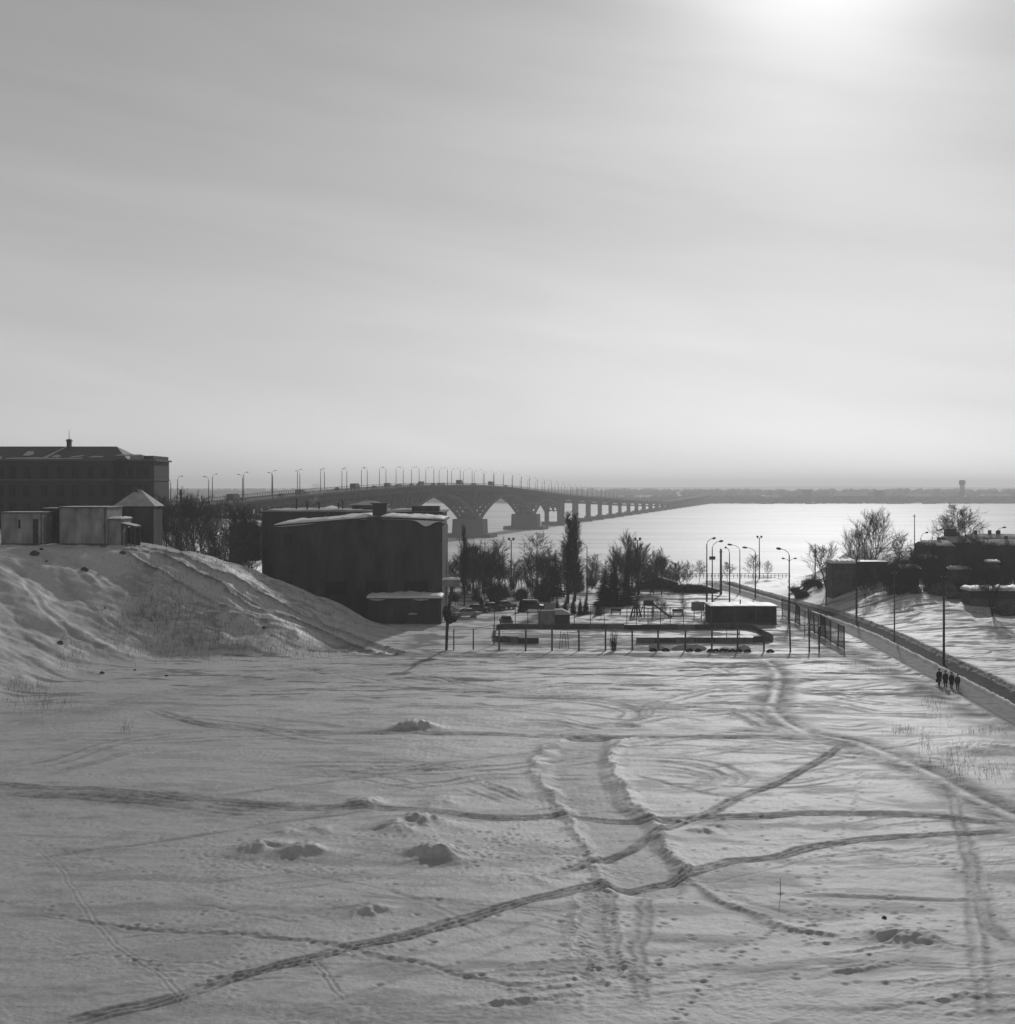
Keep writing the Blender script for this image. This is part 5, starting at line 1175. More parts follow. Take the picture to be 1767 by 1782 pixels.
street_lamp(1623, 960, 322, 934, [(18, 921)], 'lamp with a long right arm behind the snowy roofs'); street_lamp(1735, 950, 322, 926, [(14, 918)], 'lamp arching right over the last roof by the river')
street_lamp(1374, 1000, 338, 978, [(-11, 972), (11, 972)], 'distant twin armed lamp over the embankment behind the fence lamp')

# ------------------------------------------------------------------ embankment railing
er = thing('embankment_railing', 'low dark railing along the river embankment', 'railing', (xat(1160, 344), 344, 0)); e0_ = er.location.x
xs_ = np.linspace(xat(1160, 344), xat(1375, 344), 34)
for i, x in enumerate(xs_): MB().bb(x - e0_ - 0.05, x - e0_ + 0.05, -0.05, 0.05, gz(x, 344) - 0.2, gz(x, 344) + 1.0).build('post', 'pole_steel', er)
for a, b in zip(xs_[:-1], xs_[1:]):
    for h in (0.45, 0.95): MB().tube([(a - e0_, 0, gz(a, 344) + h), (b - e0_, 0, gz(b, 344) + h)], 0.06, 4).build('rail', 'pole_steel', er)

# ------------------------------------------------------------------ the rink and its fences
rk = thing('hockey_rink', 'outdoor hockey rink boxed by dark board walls on the snow', 'rink', (xat(862, 210), 210, 0.0)); r0x = rk.location.x
RX0, RX1, RY0, RY1 = xat(862, 200), xat(1353, 199), 199.0, 219.0; cr_ = 3.2
def rink_pts():
    out = []
    for x in np.linspace(RX0 + cr_, RX1 - cr_, 13): out.append((x, RY1))
    for a in np.linspace(90, 0, 5)[1:]: out.append((RX1 - cr_ + cr_ * math.cos(math.radians(a)), RY1 - cr_ + cr_ * math.sin(math.radians(a))))
    for y in np.linspace(RY1 - cr_, RY0 + cr_, 4)[1:]: out.append((RX1, y))
    for a in np.linspace(0, -90, 5)[1:]: out.append((RX1 - cr_ + cr_ * math.cos(math.radians(a)), RY0 + cr_ + cr_ * math.sin(math.radians(a))))
    for x in np.linspace(RX1 - cr_, RX0 + cr_, 13)[1:]: out.append((x, RY0))
    for a in np.linspace(270, 180, 5)[1:]: out.append((RX0 + cr_ + cr_ * math.cos(math.radians(a)), RY0 + cr_ + cr_ * math.sin(math.radians(a))))
    for y in np.linspace(RY0 + cr_, RY1 - cr_, 4)[1:]: out.append((RX0, y))
    for a in np.linspace(180, 90, 5)[1:]: out.append((RX0 + cr_ + cr_ * math.cos(math.radians(a)), RY1 - cr_ + cr_ * math.sin(math.radians(a))))
    return out
rpts = rink_pts()
for (ax, ay), (bx__, by) in zip(rpts, rpts[1:] + rpts[:1]):
    L = math.hypot(bx__ - ax, by - ay); mx_, my_ = (ax + bx__) / 2, (ay + by) / 2; ang = math.atan2(by - ay, bx__ - ax)
    if my_ < RY0 + 0.1 and xat(945, RY0) < mx_ < xat(1118, RY0): continue      # boards buried by the drift
    z = gz(mx_, my_); hgt = (0.72 if my_ > RY0 + 0.1 else 0.62) + rr_.uniform(-0.05, 0.05)
    p = MB().box((mx_ - r0x, my_ - 210, z + hgt / 2 - 0.15), (L - 0.03, 0.10, hgt + 0.3), ang).build('board_panel', rr_.choice(('boards', 'boards', 'boards_pale', 'boards_dark')), rk)
    MB().box((mx_ - r0x, my_ - 210, z + hgt + 0.03), (L, 0.16, 0.06), ang).build('capping', 'timber', p)
    MB().box((ax - r0x, ay - 210, z + hgt / 2 - 0.1), (0.12, 0.12, hgt + 0.2), ang).build('post', 'timber', rk)
def fence(name, label, pts, h, m, rails=(), cat='fence', rad=0.06, lean=0.0, mesh=0, skip=()):
    r = thing(name, label, cat, (pts[0][0], pts[0][1], gz(*pts[0]))); o0 = Vector(r.location); rr2 = random.Random(len(pts)); tops = []
    for i, (x, y) in enumerate(pts):
        z = gz(x, y); b = Vector((x, y, z)) - o0; t = b + Vector((rr2.uniform(-1, 1) * lean, 0, h * rr2.uniform(0.95, 1.05))); tops.append((b, t))
        MB().tube([b - Vector((0, 0, 0.25)), t], [rad * 1.1, rad], 6).build('post', m, r)
    for i in range(len(pts) - 1):
        if i in skip: continue
        for f in rails:
            MB().tube([tops[i][0].lerp(tops[i][1], f), tops[i + 1][0].lerp(tops[i + 1][1], f)], 0.035, 4).build('rail', m, r)
        for k in range(1, mesh):
            a = tops[i][0].lerp(tops[i + 1][0], k / mesh); b = tops[i][1].lerp(tops[i + 1][1], k / mesh); MB().tube([a + Vector((0, 0, 0.1)), b - Vector((0, 0, 0.05))], 0.045, 4).build('bar', m, r)
    return r
# front row of posts
fence('post_row', 'row of stout grey posts standing before the rink', [hit(px, 1132) for px in (869, 915, 961, 1008, 1054, 1101, 1146, 1193, 1239, 1284, 1330)], 2.75, 'pole_concrete', (), rad=0.11, lean=0.05)
fence('rail_fence', 'single pipe rail on posts left of the rink', [hit(790, 1132), hit(824, 1131), hit(860, 1122)], 2.7, 'pole_concrete', (0.98,), rad=0.08)
fence('ball_fence', 'tall thin posts with a top rail behind the far rink boards', [(xat(px, 224), 224) for px in (861, 897, 919, 940, 1000, 1028, 1052, 1091, 1108, 1128, 1150, 1167, 1190, 1226)], 2.9, 'pole_steel', (0.98,), rad=0.05, lean=0.06, skip=(2, 3, 4))
fence('bent_fence', 'bent metal bar fence running back beside the footpath', [(xat(1470, 191), 191), (xat(1458, 195), 195), (xat(1446, 200), 200), (xat(1437, 204), 204), (xat(1428, 208), 208), (xat(1418, 212), 212), (xat(1408, 217), 217), (xat(1392, 224), 224), (xat(1384, 229), 229), (xat(1372, 234), 234), (xat(1362, 240), 240)],
      3.1, 'pole_steel', (0.97, 0.08), rad=0.07, lean=0.14, mesh=7)
fence('corner_posts', 'three dark steel posts at the corner of the playing ground', [hit(1376, 1133), hit(1409, 1134), hit(1426, 1134)], 3.4, 'pole_steel', (), rad=0.10, lean=0.15)
fence('pipe_frame', 'open pipe frame between the corner posts and the bent fence', [hit(1401, 1104), hit(1410, 1108), hit(1425, 1112)], 3.3, 'pole_steel', (0.96, 0.5), rad=0.06)
# goal and ladders on the rink
def goal(px, D, label):
    x = xat(px, D); r = thing('hockey_goal', label, 'goal', gp(x, D))
    for s in (-1, 1):
        MB().tube([(s * 0.9, 0, -0.1), (s * 0.9, 0, 1.25)], 0.04, 6).build('post', 'pole_steel', r); MB().tube([(s * 0.9, 0, 1.25), (s * 0.8, 0.9, 0.05)], 0.03, 6).build('stay', 'pole_steel', r)
    MB().tube([(-0.9, 0, 1.25), (0.9, 0, 1.25)], 0.04, 6).build('crossbar', 'pole_steel', r)
    mb = MB()
    for k in range(9): t = -0.9 + k * 0.225; mb.tube([(t, 0, 1.25), (t * 0.9, 0.9, 0.05)], 0.012, 3, False)
    for k in range(6): v = k / 5; mb.tube([(-0.9 + 0.1 * v, 0.9 * v, 1.25 - 1.2 * v), (0.9 - 0.1 * v, 0.9 * v, 1.25 - 1.2 * v)], 0.012, 3, False)
    mb.build('net', 'net', r)
goal(1276, 203, 'hockey goal frame near the rounded rink corner')
ld = thing('ladder_frame', 'thin A-shaped ladder frame standing before the rink', 'ladder', gp(xat(982, 193), 193))
for s in (-1, 1):
    MB().tube([(s * 0.62, 0, -0.1), (s * 0.45, 0, 2.3)], 0.04, 5).build('leg', 'pole_concrete', ld); MB().tube([(s * 0.3, 0.5, -0.1), (s * 0.1, 0.2, 2.1)], 0.035, 5).build('leg', 'pole_concrete', ld)
for z in (0.5, 0.95, 1.4, 1.85): MB().tube([(-0.6 + 0.07 * z, 0, z), (0.6 - 0.07 * z, 0, z)], 0.025, 4).build('rung', 'pole_concrete', ld)
bx0, by0 = hit(1068, 1132)
bush(bx0, by0, 1.0, 2.9, 'thin many stemmed shrub between the posts before the rink', None, 0)
# half buried tyres and rubble before the rink
for px in (1137, 1159, 1200, 1216, 1237, 1246, 1258, 1266, 1275, 1286, 1301, 1341):
    x, y = hit(px, 1134); t = MB(); R_ = 0.42; seg = 14; rows = []
    for i in range(seg + 1):
        a = math.pi * i / seg; c = Vector((R_ * math.cos(a), 0, R_ * math.sin(a)))
        rows.append([tuple(c + (c.normalized() * math.cos(b) + Vector((0, 1, 0)) * math.sin(b)) * 0.19) for b in np.linspace(0, 2 * math.pi, 9)])
    o = t.sheet(rows).build('buried_tyre', 'rubber', None, True, gp(x, y, -0.2)); o.rotation_euler = (rr_.uniform(-0.3, 0.3), 0, rr_.uniform(-0.5, 0.5)); tag(o, 'half buried dark tyre in the row before the rink', 'tyre', 'half buried tyres')
    if px in (1159, 1200): pass
for px, w in ((1143, 1.1), (1192, 1.6), (1212, 1.4), (1296, 0.9)):
    x, y = hit(px, 1131); o = MB().blob((0, 0, 0.1), (w, 0.6, 0.5), int(px), 10, 6, 0.18).build('rubble_heap', 'dusty_snow', None, True, gp(x, y)); tag(o, 'snow dusted heap of rubble among the buried tyres', 'rubble', 'rubble heaps before the rink')

for i in range(16):
    px = rr_.uniform(1045, 1235); x, y = hit(px, rr_.uniform(1046, 1080)); tree(rr_.choice(('sapling1', 'sapling2', 'sapling3')), x, y, rr_.uniform(1.6, 3.2), 'thin young sapling planted in the snowy yard behind the rink', 'saplings in the yard', 'sapling', 1.3)
for i, (px, py) in enumerate(((1072, 1070), (1180, 1072))):
    x, y = hit(px, py); bn = thing('park_bench', 'snowy park bench in the yard behind the rink', 'bench', gp(x, y), rr_.uniform(-0.3, 0.3), 'park benches in the yard')
    MB().bb(-0.9, 0.9, -0.22, 0.22, 0.42, 0.48).build('seat', 'timber', bn); MB().bb(-0.9, 0.9, 0.22, 0.27, 0.55, 0.95).build('backrest', 'timber', bn)
    for s in (-0.75, 0.75): MB().bb(s - 0.05, s + 0.05, -0.2, 0.26, -0.15, 0.419).build('leg', 'stone', bn)
    MB().blob((0, 0, 0.5), (0.85, 0.2, 0.12), i, 10, 5, 0.15).build('snow_cover', 'snow_cap', bn, True)
# hut by the rink
RHD = 226.0
rh = shed('changing_hut', 'low dark flat roofed hut with an open doorway beside the rink', 1238, 1352, 1057, 1087, RHD, 7, 'dark_plaster', 0, 0.22, doors=[(1253, 1279, 1069, 1087)], wins=[(1300, 1312, 1066, 1074), (1328, 1340, 1066, 1074)], cat='hut', zg=gz(xat(1290, RHD), RHD))
hw = xat(1352, RHD) - xat(1238, RHD)
for t in (0.0, 0.36, 0.68, 0.985): MB().bb(hw * t - 0.02, hw * t + 0.14, -0.07, -0.002, -0.5, 2.6).build('pilaster', 'trim', rh)
MB().tube([(hw * 0.5, 3.5, 2.7), (hw * 0.5, 3.5, 3.6)], 0.1, 6).build('stove_pipe', 'pole_steel', rh)
# kiosk
KD = 226.0
kz = gz(xat(970, KD), KD); kk = thing('kiosk', 'small kiosk with pale side wall, dark front and snowy gable roof', 'kiosk', (xat(937, KD), KD, kz)); kw = xat(992, KD) - xat(937, KD); ks = xat(966, KD) - xat(937, KD)
MB().bb(0, ks, 0.35, 2.6, -0.4, 2.1).build('side_wall', 'grey_board', kk)
wall_open(MB(), ks, kw, -0.4, 1.55, -0.1, 0.1, [(ks + 0.35, kw - 0.35, 0.45, 1.3)]).bb(kw - 0.1, kw, 0.1, 2.6, -0.4, 1.55).build('front_wall', 'timber', kk)
MB().bb(ks + 0.35, kw - 0.35, 0.04, 0.08, 0.45, 1.3).build('hatch', 'car_dark', kk)
MB().prism([(ks - 0.05, 1.55), (kw + 0.2, 1.55), (kw + 0.2, 1.7), ((ks + kw) / 2, 2.35), (ks - 0.05, 2.25)], -0.3, 2.7).build('roof', 'dusty_snow', kk)
def hoop(px0, px1, p0, p1, D, label, m='grey_board'):
    xc = xat((px0 + px1) / 2, D); z = gz(xc, D); r = thing('basketball_hoop', label, 'basketball hoop', (xc, D, z)); w = xat(px1, D) - xat(px0, D); zt = CH - (p0 - HY) / F * D - z; zb = CH - (p1 - HY) / F * D - z
    MB().bb(-w / 2, w / 2, -0.03, 0.03, zb, zt).build('backboard', m, r)
    f = MB()
    for a, b, c, d in ((-w / 2 - .04, -w / 2 + .03, zb, zt), (w / 2 - .03, w / 2 + .04, zb, zt), (-w / 2 + .03, w / 2 - .03, zt - .05, zt + .02), (-w / 2 + .03, w / 2 - .03, zb - .02, zb + .05)): f.bb(a, b, -0.05, 0.05, c, d)
    f.build('rim_frame', 'pole_steel', r)
    for s in (-0.3, 0.3): MB().tube([(s * w, 0.08, -0.3), (s * w, 0.08, zt - 0.2)], 0.06, 6).build('post', 'pole_steel', r)
    MB().tube([(0.23 * math.cos(a), -0.3 + 0.23 * math.sin(a), zb + 0.15) for a in np.linspace(0, 6.283, 13)], 0.015, 4, False).build('ring', 'pole_steel', r)
hoop(1204, 1226, 1048, 1063, 231, 'basketball backboard on twin posts left of the hut'); hoop(947, 968, 1050, 1065, 232, 'basketball backboard standing over the kiosk')
# playground slide and climbing cone
sl_ = thing('playground_slide', 'playground slide with dark platform and pale snowy chute', 'slide', gp(xat(1128, 238), 238)); zz = 2.1
MB().bb(-0.7, 0.9, -0.6, 0.6, zz - 0.1, zz).build('platform', 'timber', sl_); MB().bb(-0.7, 0.9, 0.55, 0.6, zz, zz + 0.7).build('side_panel', 'car_dark', sl_)
for x in (-0.6, 0.8):
    for y in (-0.5, 0.5): MB().tube([(x, y, -0.2), (x, y, zz + 0.7)], 0.05, 6).build('post', 'pole_steel', sl_)
MB().prism([(0.9, zz - 0.1), (0.9, zz + 0.02), (3.4, 0.25), (3.9, 0.22), (3.9, 0.1), (3.3, 0.1)], -0.45, 0.45).build('chute', 'dusty_snow', sl_)
for s in (-1, 1): MB().prism([(0.9, zz + 0.0), (0.9, zz + 0.25), (3.4, 0.48), (3.9, 0.42), (3.9, 0.2), (3.3, 0.2)], s * 0.5 - 0.05 * (s > 0) , s * 0.5 + 0.05 * (s < 0)).build('side_rail', 'car_dark', sl_)
for k in range(5): MB().tube([(-0.8 - 0.12 * (5 - k), -0.3, 0.3 + k * 0.4), (-0.8 - 0.12 * (5 - k), 0.3, 0.3 + k * 0.4)], 0.03, 4).build('rung', 'pole_steel', sl_)
for s in (-1, 1): MB().tube([(-1.5, s * 0.3, -0.1), (-0.75, s * 0.3, zz)], 0.04, 5).build('ladder_rail', 'pole_steel', sl_)
cc = thing('climbing_frame', 'cone shaped grey climbing frame beside the slide', 'climbing frame', gp(xat(1107, 239), 239))
for k in range(10):
    a = k * 0.628; MB().tube([(1.0 * math.cos(a), 1.0 * math.sin(a), -0.1), (0.3 * math.cos(a), 0.3 * math.sin(a), 2.3)], 0.06, 5).build('bar', 'pole_concrete', cc)
for z, q_ in ((0.8, 0.78), (1.6, 0.52), (2.3, 0.3)): MB().tube([(q_ * math.cos(a), q_ * math.sin(a), z) for a in np.linspace(0, 6.283, 13)], 0.05, 5, False).build('hoop', 'pole_concrete', cc)

# sign on a leaning post by the annex
x, y = hit(777, 1133); z = gz(x, y); sg = thing('leaning_sign', 'dark leaning post carrying a boxy board capped with snow', 'sign', (x, y, z)); k = y / F
def sp(px, py, dy=0.0): return ((px - 777) * k, dy, CH - (py - HY) / F * y - z)
MB().tube([sp(777, 1136), sp(778, 1100), sp(780, 1070), sp(786, 1030), sp(787, 1014)], [0.17, 0.19, 0.24, 0.22, 0.16], 8).build('post', 'timber', sg)
MB().bb((770.5 - 777) * k, (800.5 - 777) * k, -0.35, 0.35, sp(0, 1021)[2], sp(0, 1009)[2]).build('board', 'grey_board', sg)
snow_slab(MB(), (770.5 - 777) * k, (800.5 - 777) * k, -0.35, 0.35, sp(0, 1009)[2], 0.32, 61, 0.05, 8, 4).build('snow_cover', 'snow_cap', sg, True)
MB().blob(sp(778, 1066, -0.1), (0.62, 0.5, 0.75), 4, 10, 7, 0.25).blob(sp(783, 1078, -0.1), (0.75, 0.5, 0.5), 5, 10, 6, 0.3).build('wire_bundle', 'rubber', sg)
MB().tube([Vector(sp(777, 1063, -0.6)) + Vector((0.38 * math.cos(a), 0, 0.38 * math.sin(a))) for a in np.linspace(0, 6.283, 15)], 0.07, 5, False).build('wire_coil', 'pole_steel', sg)
# steps with a railing behind it
stp = thing('outdoor_steps', 'snowy outdoor steps with a thin dark handrail beside the workshop', 'steps', gp(xat(786, 243), 243)); sx_ = [0, 0.45, 0.9, 1.35, 1.8, 2.25, 2.7]
for i, s in enumerate(sx_): MB().bb(s, s + 0.46, -0.7, 0.7, -0.5, 1.5 - i * 0.22).build('step', 'dusty_snow', stp)
for i, s in enumerate(sx_): MB().tube([(s + 0.2, -0.72, 1.3 - i * 0.22), (s + 0.2, -0.72, 2.45 - i * 0.22)], 0.03, 4).build('baluster', 'pole_steel', stp)
MB().tube([(0.1, -0.72, 2.5), (2.95, -0.72, 1.1)], 0.04, 5).build('handrail', 'pole_steel', stp)

# parked vehicles
def park(fn, px, pb, rz, *a, **k):
    x, y = hit(px, pb); return fn(a[0], gp(x, y, -0.03), rz, *a[1:], **k)
park(sedan, 811, 1075, math.radians(200), 'pale car under snow beside the outdoor steps', 'car_pale')
park(sedan, 832, 1067, math.radians(25), 'dark saloon, first in the row of parked cars', 'car_dark', False)
park(sedan, 858, 1063, math.radians(30), 'dark saloon in the middle of the parked row', 'car_dark')
park(sedan, 879, 1060, math.radians(35), 'grey snow capped saloon at the right end of the parked row', 'car_mid')
park(van, 927, 1063, math.radians(-8), 'dark off-road vehicle parked before the spruces', 'car_dark', 4.2, 2.0, snow=False, name='off_road_vehicle', cat='off-road car')
park(sedan, 881, 1087, math.radians(97), 'dark hatchback seen from behind at the rink corner', 'car_dark', True)

# ------------------------------------------------------------------ right bank: sheds, houses, bushes
GD = 262.0
shed('panel_shed', 'pale grey panel shed with a heap of snow on its flat roof', 1449, 1490, 982, 1022, GD, 5, 'boards', 0, 0.75, cat='shed')
shed('flat_outhouse', 'very dark low flat roofed outhouse right of the panel shed', 1492, 1545, 979, 1026, GD + 3, 6, 'dark_plaster', 0, 0.10, wins=[(1505, 1513, 988, 998), (1526, 1534, 988, 998)], cat='outhouse')
shed('snow_roof_cottage', 'dark cottage with a bright snow covered roof behind the bushes', 1612, 1660, 951, 985, 292, 8, 'dark_plaster', 0.9, 0.4, wins=[(1622, 1628, 958, 968)], cat='cottage', ridge='x')
h2 = shed('chimney_house', 'dark house with blocky chimneys under the twiggy tree', 1652, 1690, 945, 980, 300, 8, 'dark_plaster', 1.2, 0.22, wins=[(1660, 1666, 942, 952)], cat='house', ridge='x')
MB().bb(0.4, 2.6, 3.4, 4.6, 5.2, 6.9).build('attic', 'roof_iron', h2)
h3 = shed('ridge_house', 'dark house with a sloping snow streaked roof at the bank top', 1712, 1790, 950, 985, 290, 8, 'dark_plaster', 1.0, 0.3, wins=[(1715, 1722, 960, 970), (1740, 1747, 960, 970)], cat='house', ridge='x')
h4 = shed('far_row_house', 'long low roof line with small chimneys against the ice', 1692, 1775, 938, 960, 322, 7, 'dark_plaster', 0.9, 0.25, cat='house', ridge='x')
for t in (0.15, 0.5, 0.72): MB().bb(t * 9, t * 9 + 0.6, 2.5, 3.2, 2.3, 4.6).build('chimney', 'stone', h4)
shed('earth_cellar', 'low dark cellar under a thick snow roof at the foot of the bushes', 1690, 1790, 1030, 1046, 232, 5, 'timber', 0, 0.7, cat='cellar')
shed('tool_shed', 'little plank tool shed with bright snow roof right of the flat outhouse', 1568, 1600, 990, 1014, 256, 3.5, 'boards_dark', 0.5, 0.35, ridge='x'); shed('hen_house', 'small low hen house with snowy roof among the front bushes', 1655, 1690, 992, 1014, 250, 3, 'boards', 0.4, 0.35, ridge='x')
shed('wood_store', 'snow capped wood store below the bright roofed cottage', 1598, 1632, 973, 990, 274, 4, 'boards_dark', 0.5, 0.4, ridge='x'); shed('privy_hut', 'narrow upright garden hut under a snow cap near the earth cellar', 1722, 1740, 980, 1012, 256, 2.4, 'boards', 0.0, 0.4)
rr_ = random.Random(123)
for i in range(84):
    px = rr_.uniform(1540, 1790); D = rr_.uniform(244, 285); x = xat(px, D); bush(x, D, rr_.uniform(1.6, 3.2), rr_.uniform(1.6, 3.8), 'dense dark garden bush on the right bank', 'garden bushes on the right bank', rr_.choice((1, 2)))
for i in range(30):
    px = rr_.uniform(1540, 1780); D = rr_.uniform(246, 266); x = xat(px, D); tree(rr_.choice(('maple1', 'willow1', 'maple3', 'willow2', 'sapling1')), x, D, rr_.uniform(2.6, 5.0), 'ragged bare garden tree at the front of the right bank scrub', 'front scrub trees on the right bank', 'fruit_tree', rr_.uniform(1.0, 1.5))
for i in range(18):
    px = rr_.uniform(1560, 1785); D = rr_.uniform(264, 288); x = xat(px, D); tree(rr_.choice(('maple1', 'willow1', 'birch2', 'willow2')), x, D, rr_.uniform(4.2, 6.4), 'taller bare tree breaking the roof line of the right bank houses', 'taller trees before the right bank houses', 'bare_tree', rr_.uniform(0.9, 1.3))
for i in range(16):
    px = rr_.uniform(1375, 1450); D = rr_.uniform(272, 325); x = xat(px, D); bush(x, D, rr_.uniform(1.3, 2.4), rr_.uniform(1.0, 2.6), 'low bush by the fallen trunks at the road bend', 'bushes by the fallen trunks', rr_.choice((1, 2)))
for i in range(46):
    px = rr_.uniform(1490, 1790); D = rr_.uniform(250, 286); x = xat(px, D); tree(rr_.choice(('maple1', 'willow1', 'maple3', 'willow2')), x, D, rr_.uniform(2.4, 4.4), 'small tangled fruit tree in the gardens of the right bank', 'garden fruit trees', 'fruit_tree', 1.3)
ptree('maple2', 1440, 947, 272, 'round bare tree at the left corner of the panel shed', None, 'bare_tree', 1.25); ptree('willow1', 1519, 898, 290, 'largest bare tree, many stemmed, over the flat outhouse', None, 'bare_tree', 0.95)
ptree('willow2', 1488, 925, 296, 'leaning bare tree behind the panel shed roof', None, 'bare_tree', 0.9); ptree('maple3', 1563, 932, 300, 'low dark bushy tree right of the largest bare tree', None, 'bare_tree', 1.2)
ptree('birch1', 1668, 880, 306, 'twiggy round crowned tree rising over the chimney house', None, 'bare_tree', 1.35); ptree('birch2', 1680, 884, 310, 'twiggy tree pressed close behind the chimney house tree', None, 'bare_tree', 1.2); ptree('birch3', 1643, 902, 312, 'small round twiggy tree left of the chimney house tree', None, 'bare_tree', 1.1)
ptree('willow3', 1728, 992, 224, 'V-shaped bare shrub tree before the earth cellar', None, 'bare_tree', 1.0)
for (a, b, c, d), D in (((1383, 1008, 1440, 990), 284), ((1395, 1012, 1425, 1000), 280), ((1382, 985, 1410, 1006), 288)):
    p, q_ = at(a, b, D), at(c, d, D + 4); p = gp(p.x, p.y, 0.1); q_ = gp(q_.x, q_.y, 1.3); mb = MB().tube([p - p, (q_ - p) * 0.5 + Vector((0, 0, -0.1)), q_ - p], [0.2, 0.14, 0.06], 7)
    for k in range(14): u = (q_ - p) * rr_.uniform(0.3, 1.0); mb.spike(u, u + Vector((rr_.uniform(-1.2, 1.2), rr_.uniform(-.8, .8), rr_.uniform(0.2, 1.3))), 0.05)
    o = mb.build('fallen_trunk', 'bark', None, True, tuple(p))
    tag(o, 'fallen tree trunk lying among bushes at the road bend', 'log', 'fallen trunks at the road bend')
for px, py, w, h in ((1640, 1018, 2.2, 1.5), (1622, 1012, 1.3, 1.1), (1660, 1026, 1.4, 1.0), (1752, 1052, 2.0, 0.9)):
    x, y = hit(px, py + 16); o = MB().blob((0, 0, h * 0.35), (w, w * 0.8, h), int(px), 12, 8, 0.22).build('boulder', 'stone', None, False, gp(x, y)); tag(o, 'dark lumpy boulder dusted with snow below the garden bushes', 'boulder', 'boulders below the garden bushes')
# stones and litter on the hill
for i, (px, py, r_) in enumerate(((60, 965, 0.5), (72, 956, 0.25), (146, 995, 0.45), (178, 1175, 0.22), (213, 965, 0.35), (105, 1122, 0.3), (460, 1095, 0.25), (81, 977, 0.15), (183, 1060, 0.12), (235, 1168, 0.15), (112, 950, 0.3), (180, 952, 0.3), (290, 1178, 0.15), (1326, 1596, 0.0), (1540, 1598, 0.1))):
    if r_ == 0: continue
    x, y = hit(px, py); o = MB().blob((0, 0, r_ * 0.3), (r_ * 1.3, r_, r_ * 0.8), i, 8, 5, 0.25).build('stone', 'stone', None, False, gp(x, y)); tag(o, 'dark stone poking through the snow', 'stone', 'stones poking through the snow')
sk = thing('marker_stick', 'thin upright stick at the head of a long furrow', 'stick', gp(*hit(1358, 1562))); MB().tube([(0, 0, -0.2), (0.02, 0, 0.6), (0, 0, 1.0)], [0.02, 0.018, 0.012], 5).build('shaft', 'timber', sk)

# ------------------------------------------------------------------ dry grass and weeds
def weeds(name, label, spots, seed, h=(0.3, 0.9), tw=0.014):
    mb = MB(); r = random.Random(seed)
    for px, py, sx__, sy__, n_ in spots:
        for _ in range(n_):
            x, y = hit(px + r.gauss(0, sx__), py + r.gauss(0, sy__)); p = gp(x, y, -0.03); H = r.uniform(*h); q_ = p + Vector((r.uniform(-.35, .35) * H, r.uniform(-.35, .35) * H, H))
            mb.spike(p, q_, tw)
            for k in range(2):
                u = p.lerp(q_, r.uniform(0.4, 0.9)); mb.spike(u, u + Vector((r.uniform(-.3, .3), r.uniform(-.3, .3), r.uniform(0.1, 0.4))) * H, tw * 0.7)
    return tag(mb.build(name, 'dead_grass'), label, 'weeds', None, 'stuff')
weeds('dry_weeds', 'dry weed stalks standing along the right edge of the field', [(1572, 1274, 14, 3, 60), (1620, 1225, 8, 10, 40), (1612, 1300, 8, 10, 40), (1660, 1330, 30, 12, 110), (1720, 1345, 22, 10, 70), (1640, 1240, 16, 16, 40), (1480, 1155, 30, 8, 30), (1540, 1165, 20, 8, 25), (1715, 1275, 25, 5, 50)], 4, (0.15, 0.6))
weeds('hill_grass', 'dead grass tufts scattered over the left snow hill', [(290, 1065, 24, 16, 300), (300, 1050, 50, 40, 300), (380, 1085, 60, 30, 350), (470, 1110, 60, 18, 240), (330, 1130, 60, 10, 220), (230, 1090, 30, 20, 160), (270, 1010, 30, 20, 120), (530, 1138, 40, 5, 120), (430, 990, 60, 12, 220), (520, 1045, 50, 20, 220), (600, 1085, 40, 16, 130), (380, 965, 60, 8, 200)], 5, (0.25, 0.8), 0.02)
weeds('dry_stalks', 'dark dry stalks at the foot of the hill on the left', [(120, 1150, 12, 12, 70), (115, 1120, 8, 4, 30), (50, 1205, 30, 8, 80), (70, 1230, 35, 8, 90), (220, 1272, 6, 3, 14), (35, 1195, 12, 6, 40)], 6, (0.3, 0.85), 0.014)
weeds('bank_weeds', 'dark weeds and twigs along the foot of the right bank bushes', [(1620, 1030, 80, 8, 160), (1470, 1022, 40, 5, 60), (1520, 1032, 30, 6, 60), (1700, 1050, 40, 8, 80), (1560, 1050, 60, 12, 40)], 7, (0.4, 1.4), 0.02)

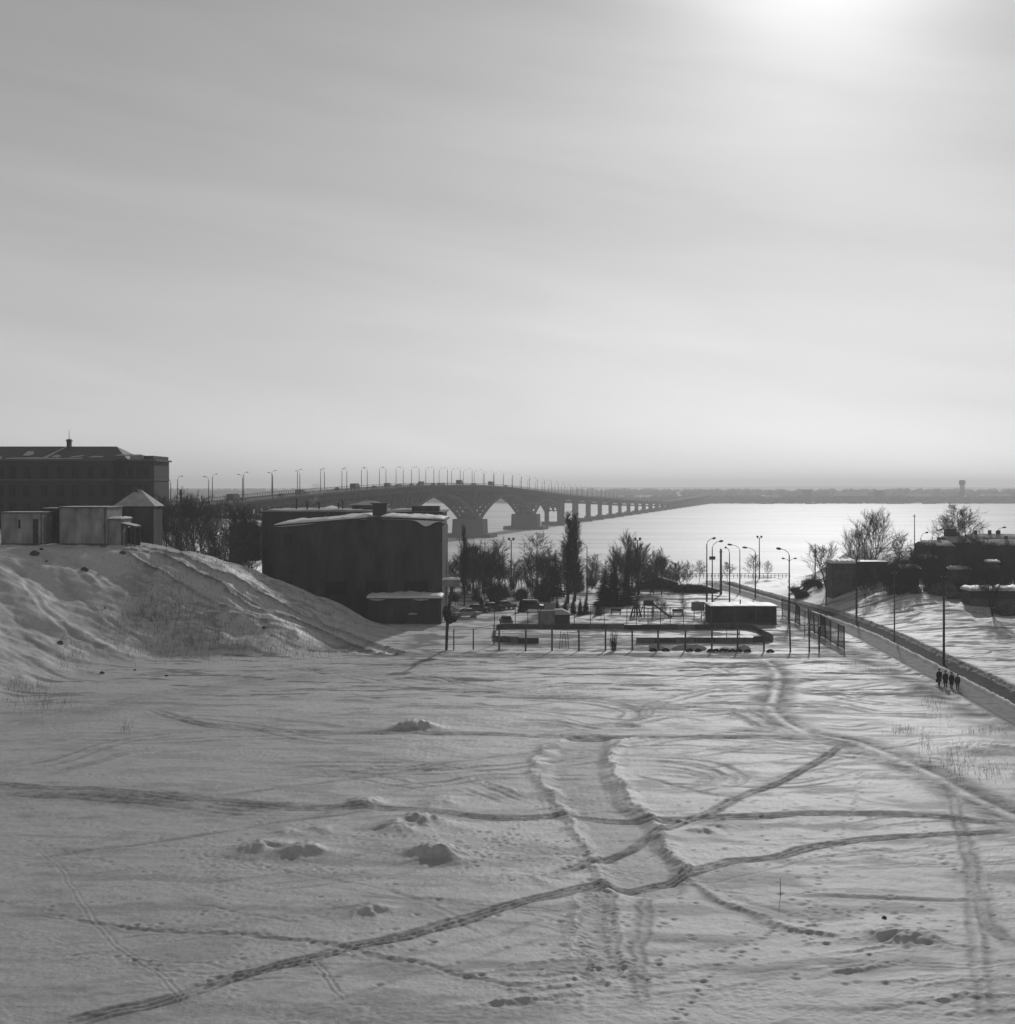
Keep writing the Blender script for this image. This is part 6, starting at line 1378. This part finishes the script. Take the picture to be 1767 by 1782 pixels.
# ------------------------------------------------------------------ four walkers on the footpath
def person(label, loc, rz, H=1.72, coat='cloth_black', skirt=0.0, stride=0.25, bag=False, hat=True):
    r = thing('person', label, 'person', loc, rz); s = H / 1.72
    J = {'pel': (0, 0, .95), 'chest': (0, .02, 1.28), 'neck': (0, .02, 1.46), 'head0': (0, .03, 1.54), 'head1': (0, .03, 1.66)}
    V = [J['pel'], J['chest'], J['neck'], J['head0'], J['head1']]; R_ = [.17, .19, .065, .095, .085]; E = [(0, 1), (1, 2), (2, 3), (3, 4)]
    for sd in (-1, 1):
        f = stride * sd; b = len(V)
        V += [(sd * .1, 0, .88), (sd * .1, f * .55, .48), (sd * .1, f * .9 - (0.06 if f < 0 else 0), .08), (sd * .11, f * .9 + .16, .04)]; R_ += [.11, .075, .055, .045]; E += [(0, b), (b, b + 1), (b + 1, b + 2), (b + 2, b + 3)]
        b = len(V); V += [(sd * .19, .02, 1.38), (sd * .235, -f * .25, 1.10), (sd * .225, -f * .3 + .12, .86), (sd * .22, -f * .3 + .15, .77), (sd * .2, -f * .3 + .2, .80)]; R_ += [.075, .06, .05, .042, .02]; E += [(1, b), (b, b + 1), (b + 1, b + 2), (b + 2, b + 3), (b + 2, b + 4)]
    me_ = bpy.data.meshes.new('body'); me_.from_pydata([tuple(c * s for c in v) for v in V], E, []); o = bpy.data.objects.new('body', me_); COL.objects.link(o); o.parent = r; me_.materials.append(MATS['cloth_black'])
    m_ = o.modifiers.new('skin', 'SKIN'); sv = me_.skin_vertices[0].data
    for i, q_ in enumerate(R_): sv[i].radius = (q_ * s * (1.15 if i < 2 else 1), q_ * s * (0.75 if i < 2 else 1))
    sv[0].use_root = True; sm = o.modifiers.new('sub', 'SUBSURF'); sm.levels = 2; sm.render_levels = 2
    hem = .62 - skirt; rows = []
    for z, a, b in ((hem, .22 + skirt * .2, .20), (.8, .205, .17), (1.0, .19, .15), (1.2, .21, .155), (1.36, .20, .145), (1.46, .09, .085)):
        rows.append([(a * math.cos(t) * s, (.01 + b * math.sin(t)) * s, z * s) for t in np.linspace(0, 2 * math.pi, 17)])
    MB().sheet(rows).build('coat', coat, r, True)
    MB().blob((0, .10 * s, 1.585 * s), (.07 * s, .055 * s, .10 * s), 1, 10, 8, 0).build('face', 'skin', r, True)
    if hat: MB().tube([(0, .03 * s, 1.62 * s), (0, .02 * s, 1.66 * s), (0, .02 * s, 1.76 * s), (0, .02 * s, 1.79 * s)], [.105 * s, .118 * s, .11 * s, .06 * s], 12).build('hat', 'cloth_black', r, True)
    else: MB().blob((0, 0, 1.63 * s), (.1 * s, .105 * s, .115 * s), 2, 12, 8, 0.03).build('hair', 'cloth_black', r, True)
    if bag: MB().bb(.24, .36, -.02, .3, .42, .76).tube([(.30, .05, .75), (.28, .14, .9), (.30, .24, .75)], 0.012, 5).build('bag', 'cloth_black', r)
    return r
for px, pb, H, coat, skirt, stride, bag, hat, lab in ((1635, 1194, 1.82, 'cloth_black', 0.10, 0.26, True, True, 'tallest walker in a long black coat with a bag'), (1646, 1198, 1.72, 'cloth_black', 0.16, -0.22, False, True, 'walker in a long black coat, second beside the tallest'),
                                          (1656.5, 1198, 1.70, 'cloth_black', 0.12, 0.2, False, True, 'walker in a dark belted coat between two companions'), (1667, 1200, 1.64, 'cloth_grey', -0.05, -0.24, False, False, 'walker in a grey jacket and dark trousers at the group edge')):
    x, y = hit(px, pb); person(lab, gp(x, y, 0.02), math.radians(170 + (px * 37) % 25 - 12), H, coat, skirt, stride, bag, hat)

# ------------------------------------------------------------------ winter haze
m = bpy.data.materials.new('winter_air'); m.use_nodes = True; n, l = m.node_tree.nodes, m.node_tree.links
n.remove(n['Principled BSDF']); pv = n.new('ShaderNodeVolumePrincipled')
pv.inputs['Color'].default_value = (0.97, 0.97, 0.97, 1); pv.inputs['Density'].default_value = 0.00025; pv.inputs['Anisotropy'].default_value = 0.4
l.new(pv.outputs[0], n['Material Output'].inputs['Volume'])
hz = MB().bb(-7500, 7500, -400, 9000, -11, 62).build('haze', m); tag(hz, 'pale winter haze lying over river and far bank', None, None, 'stuff')
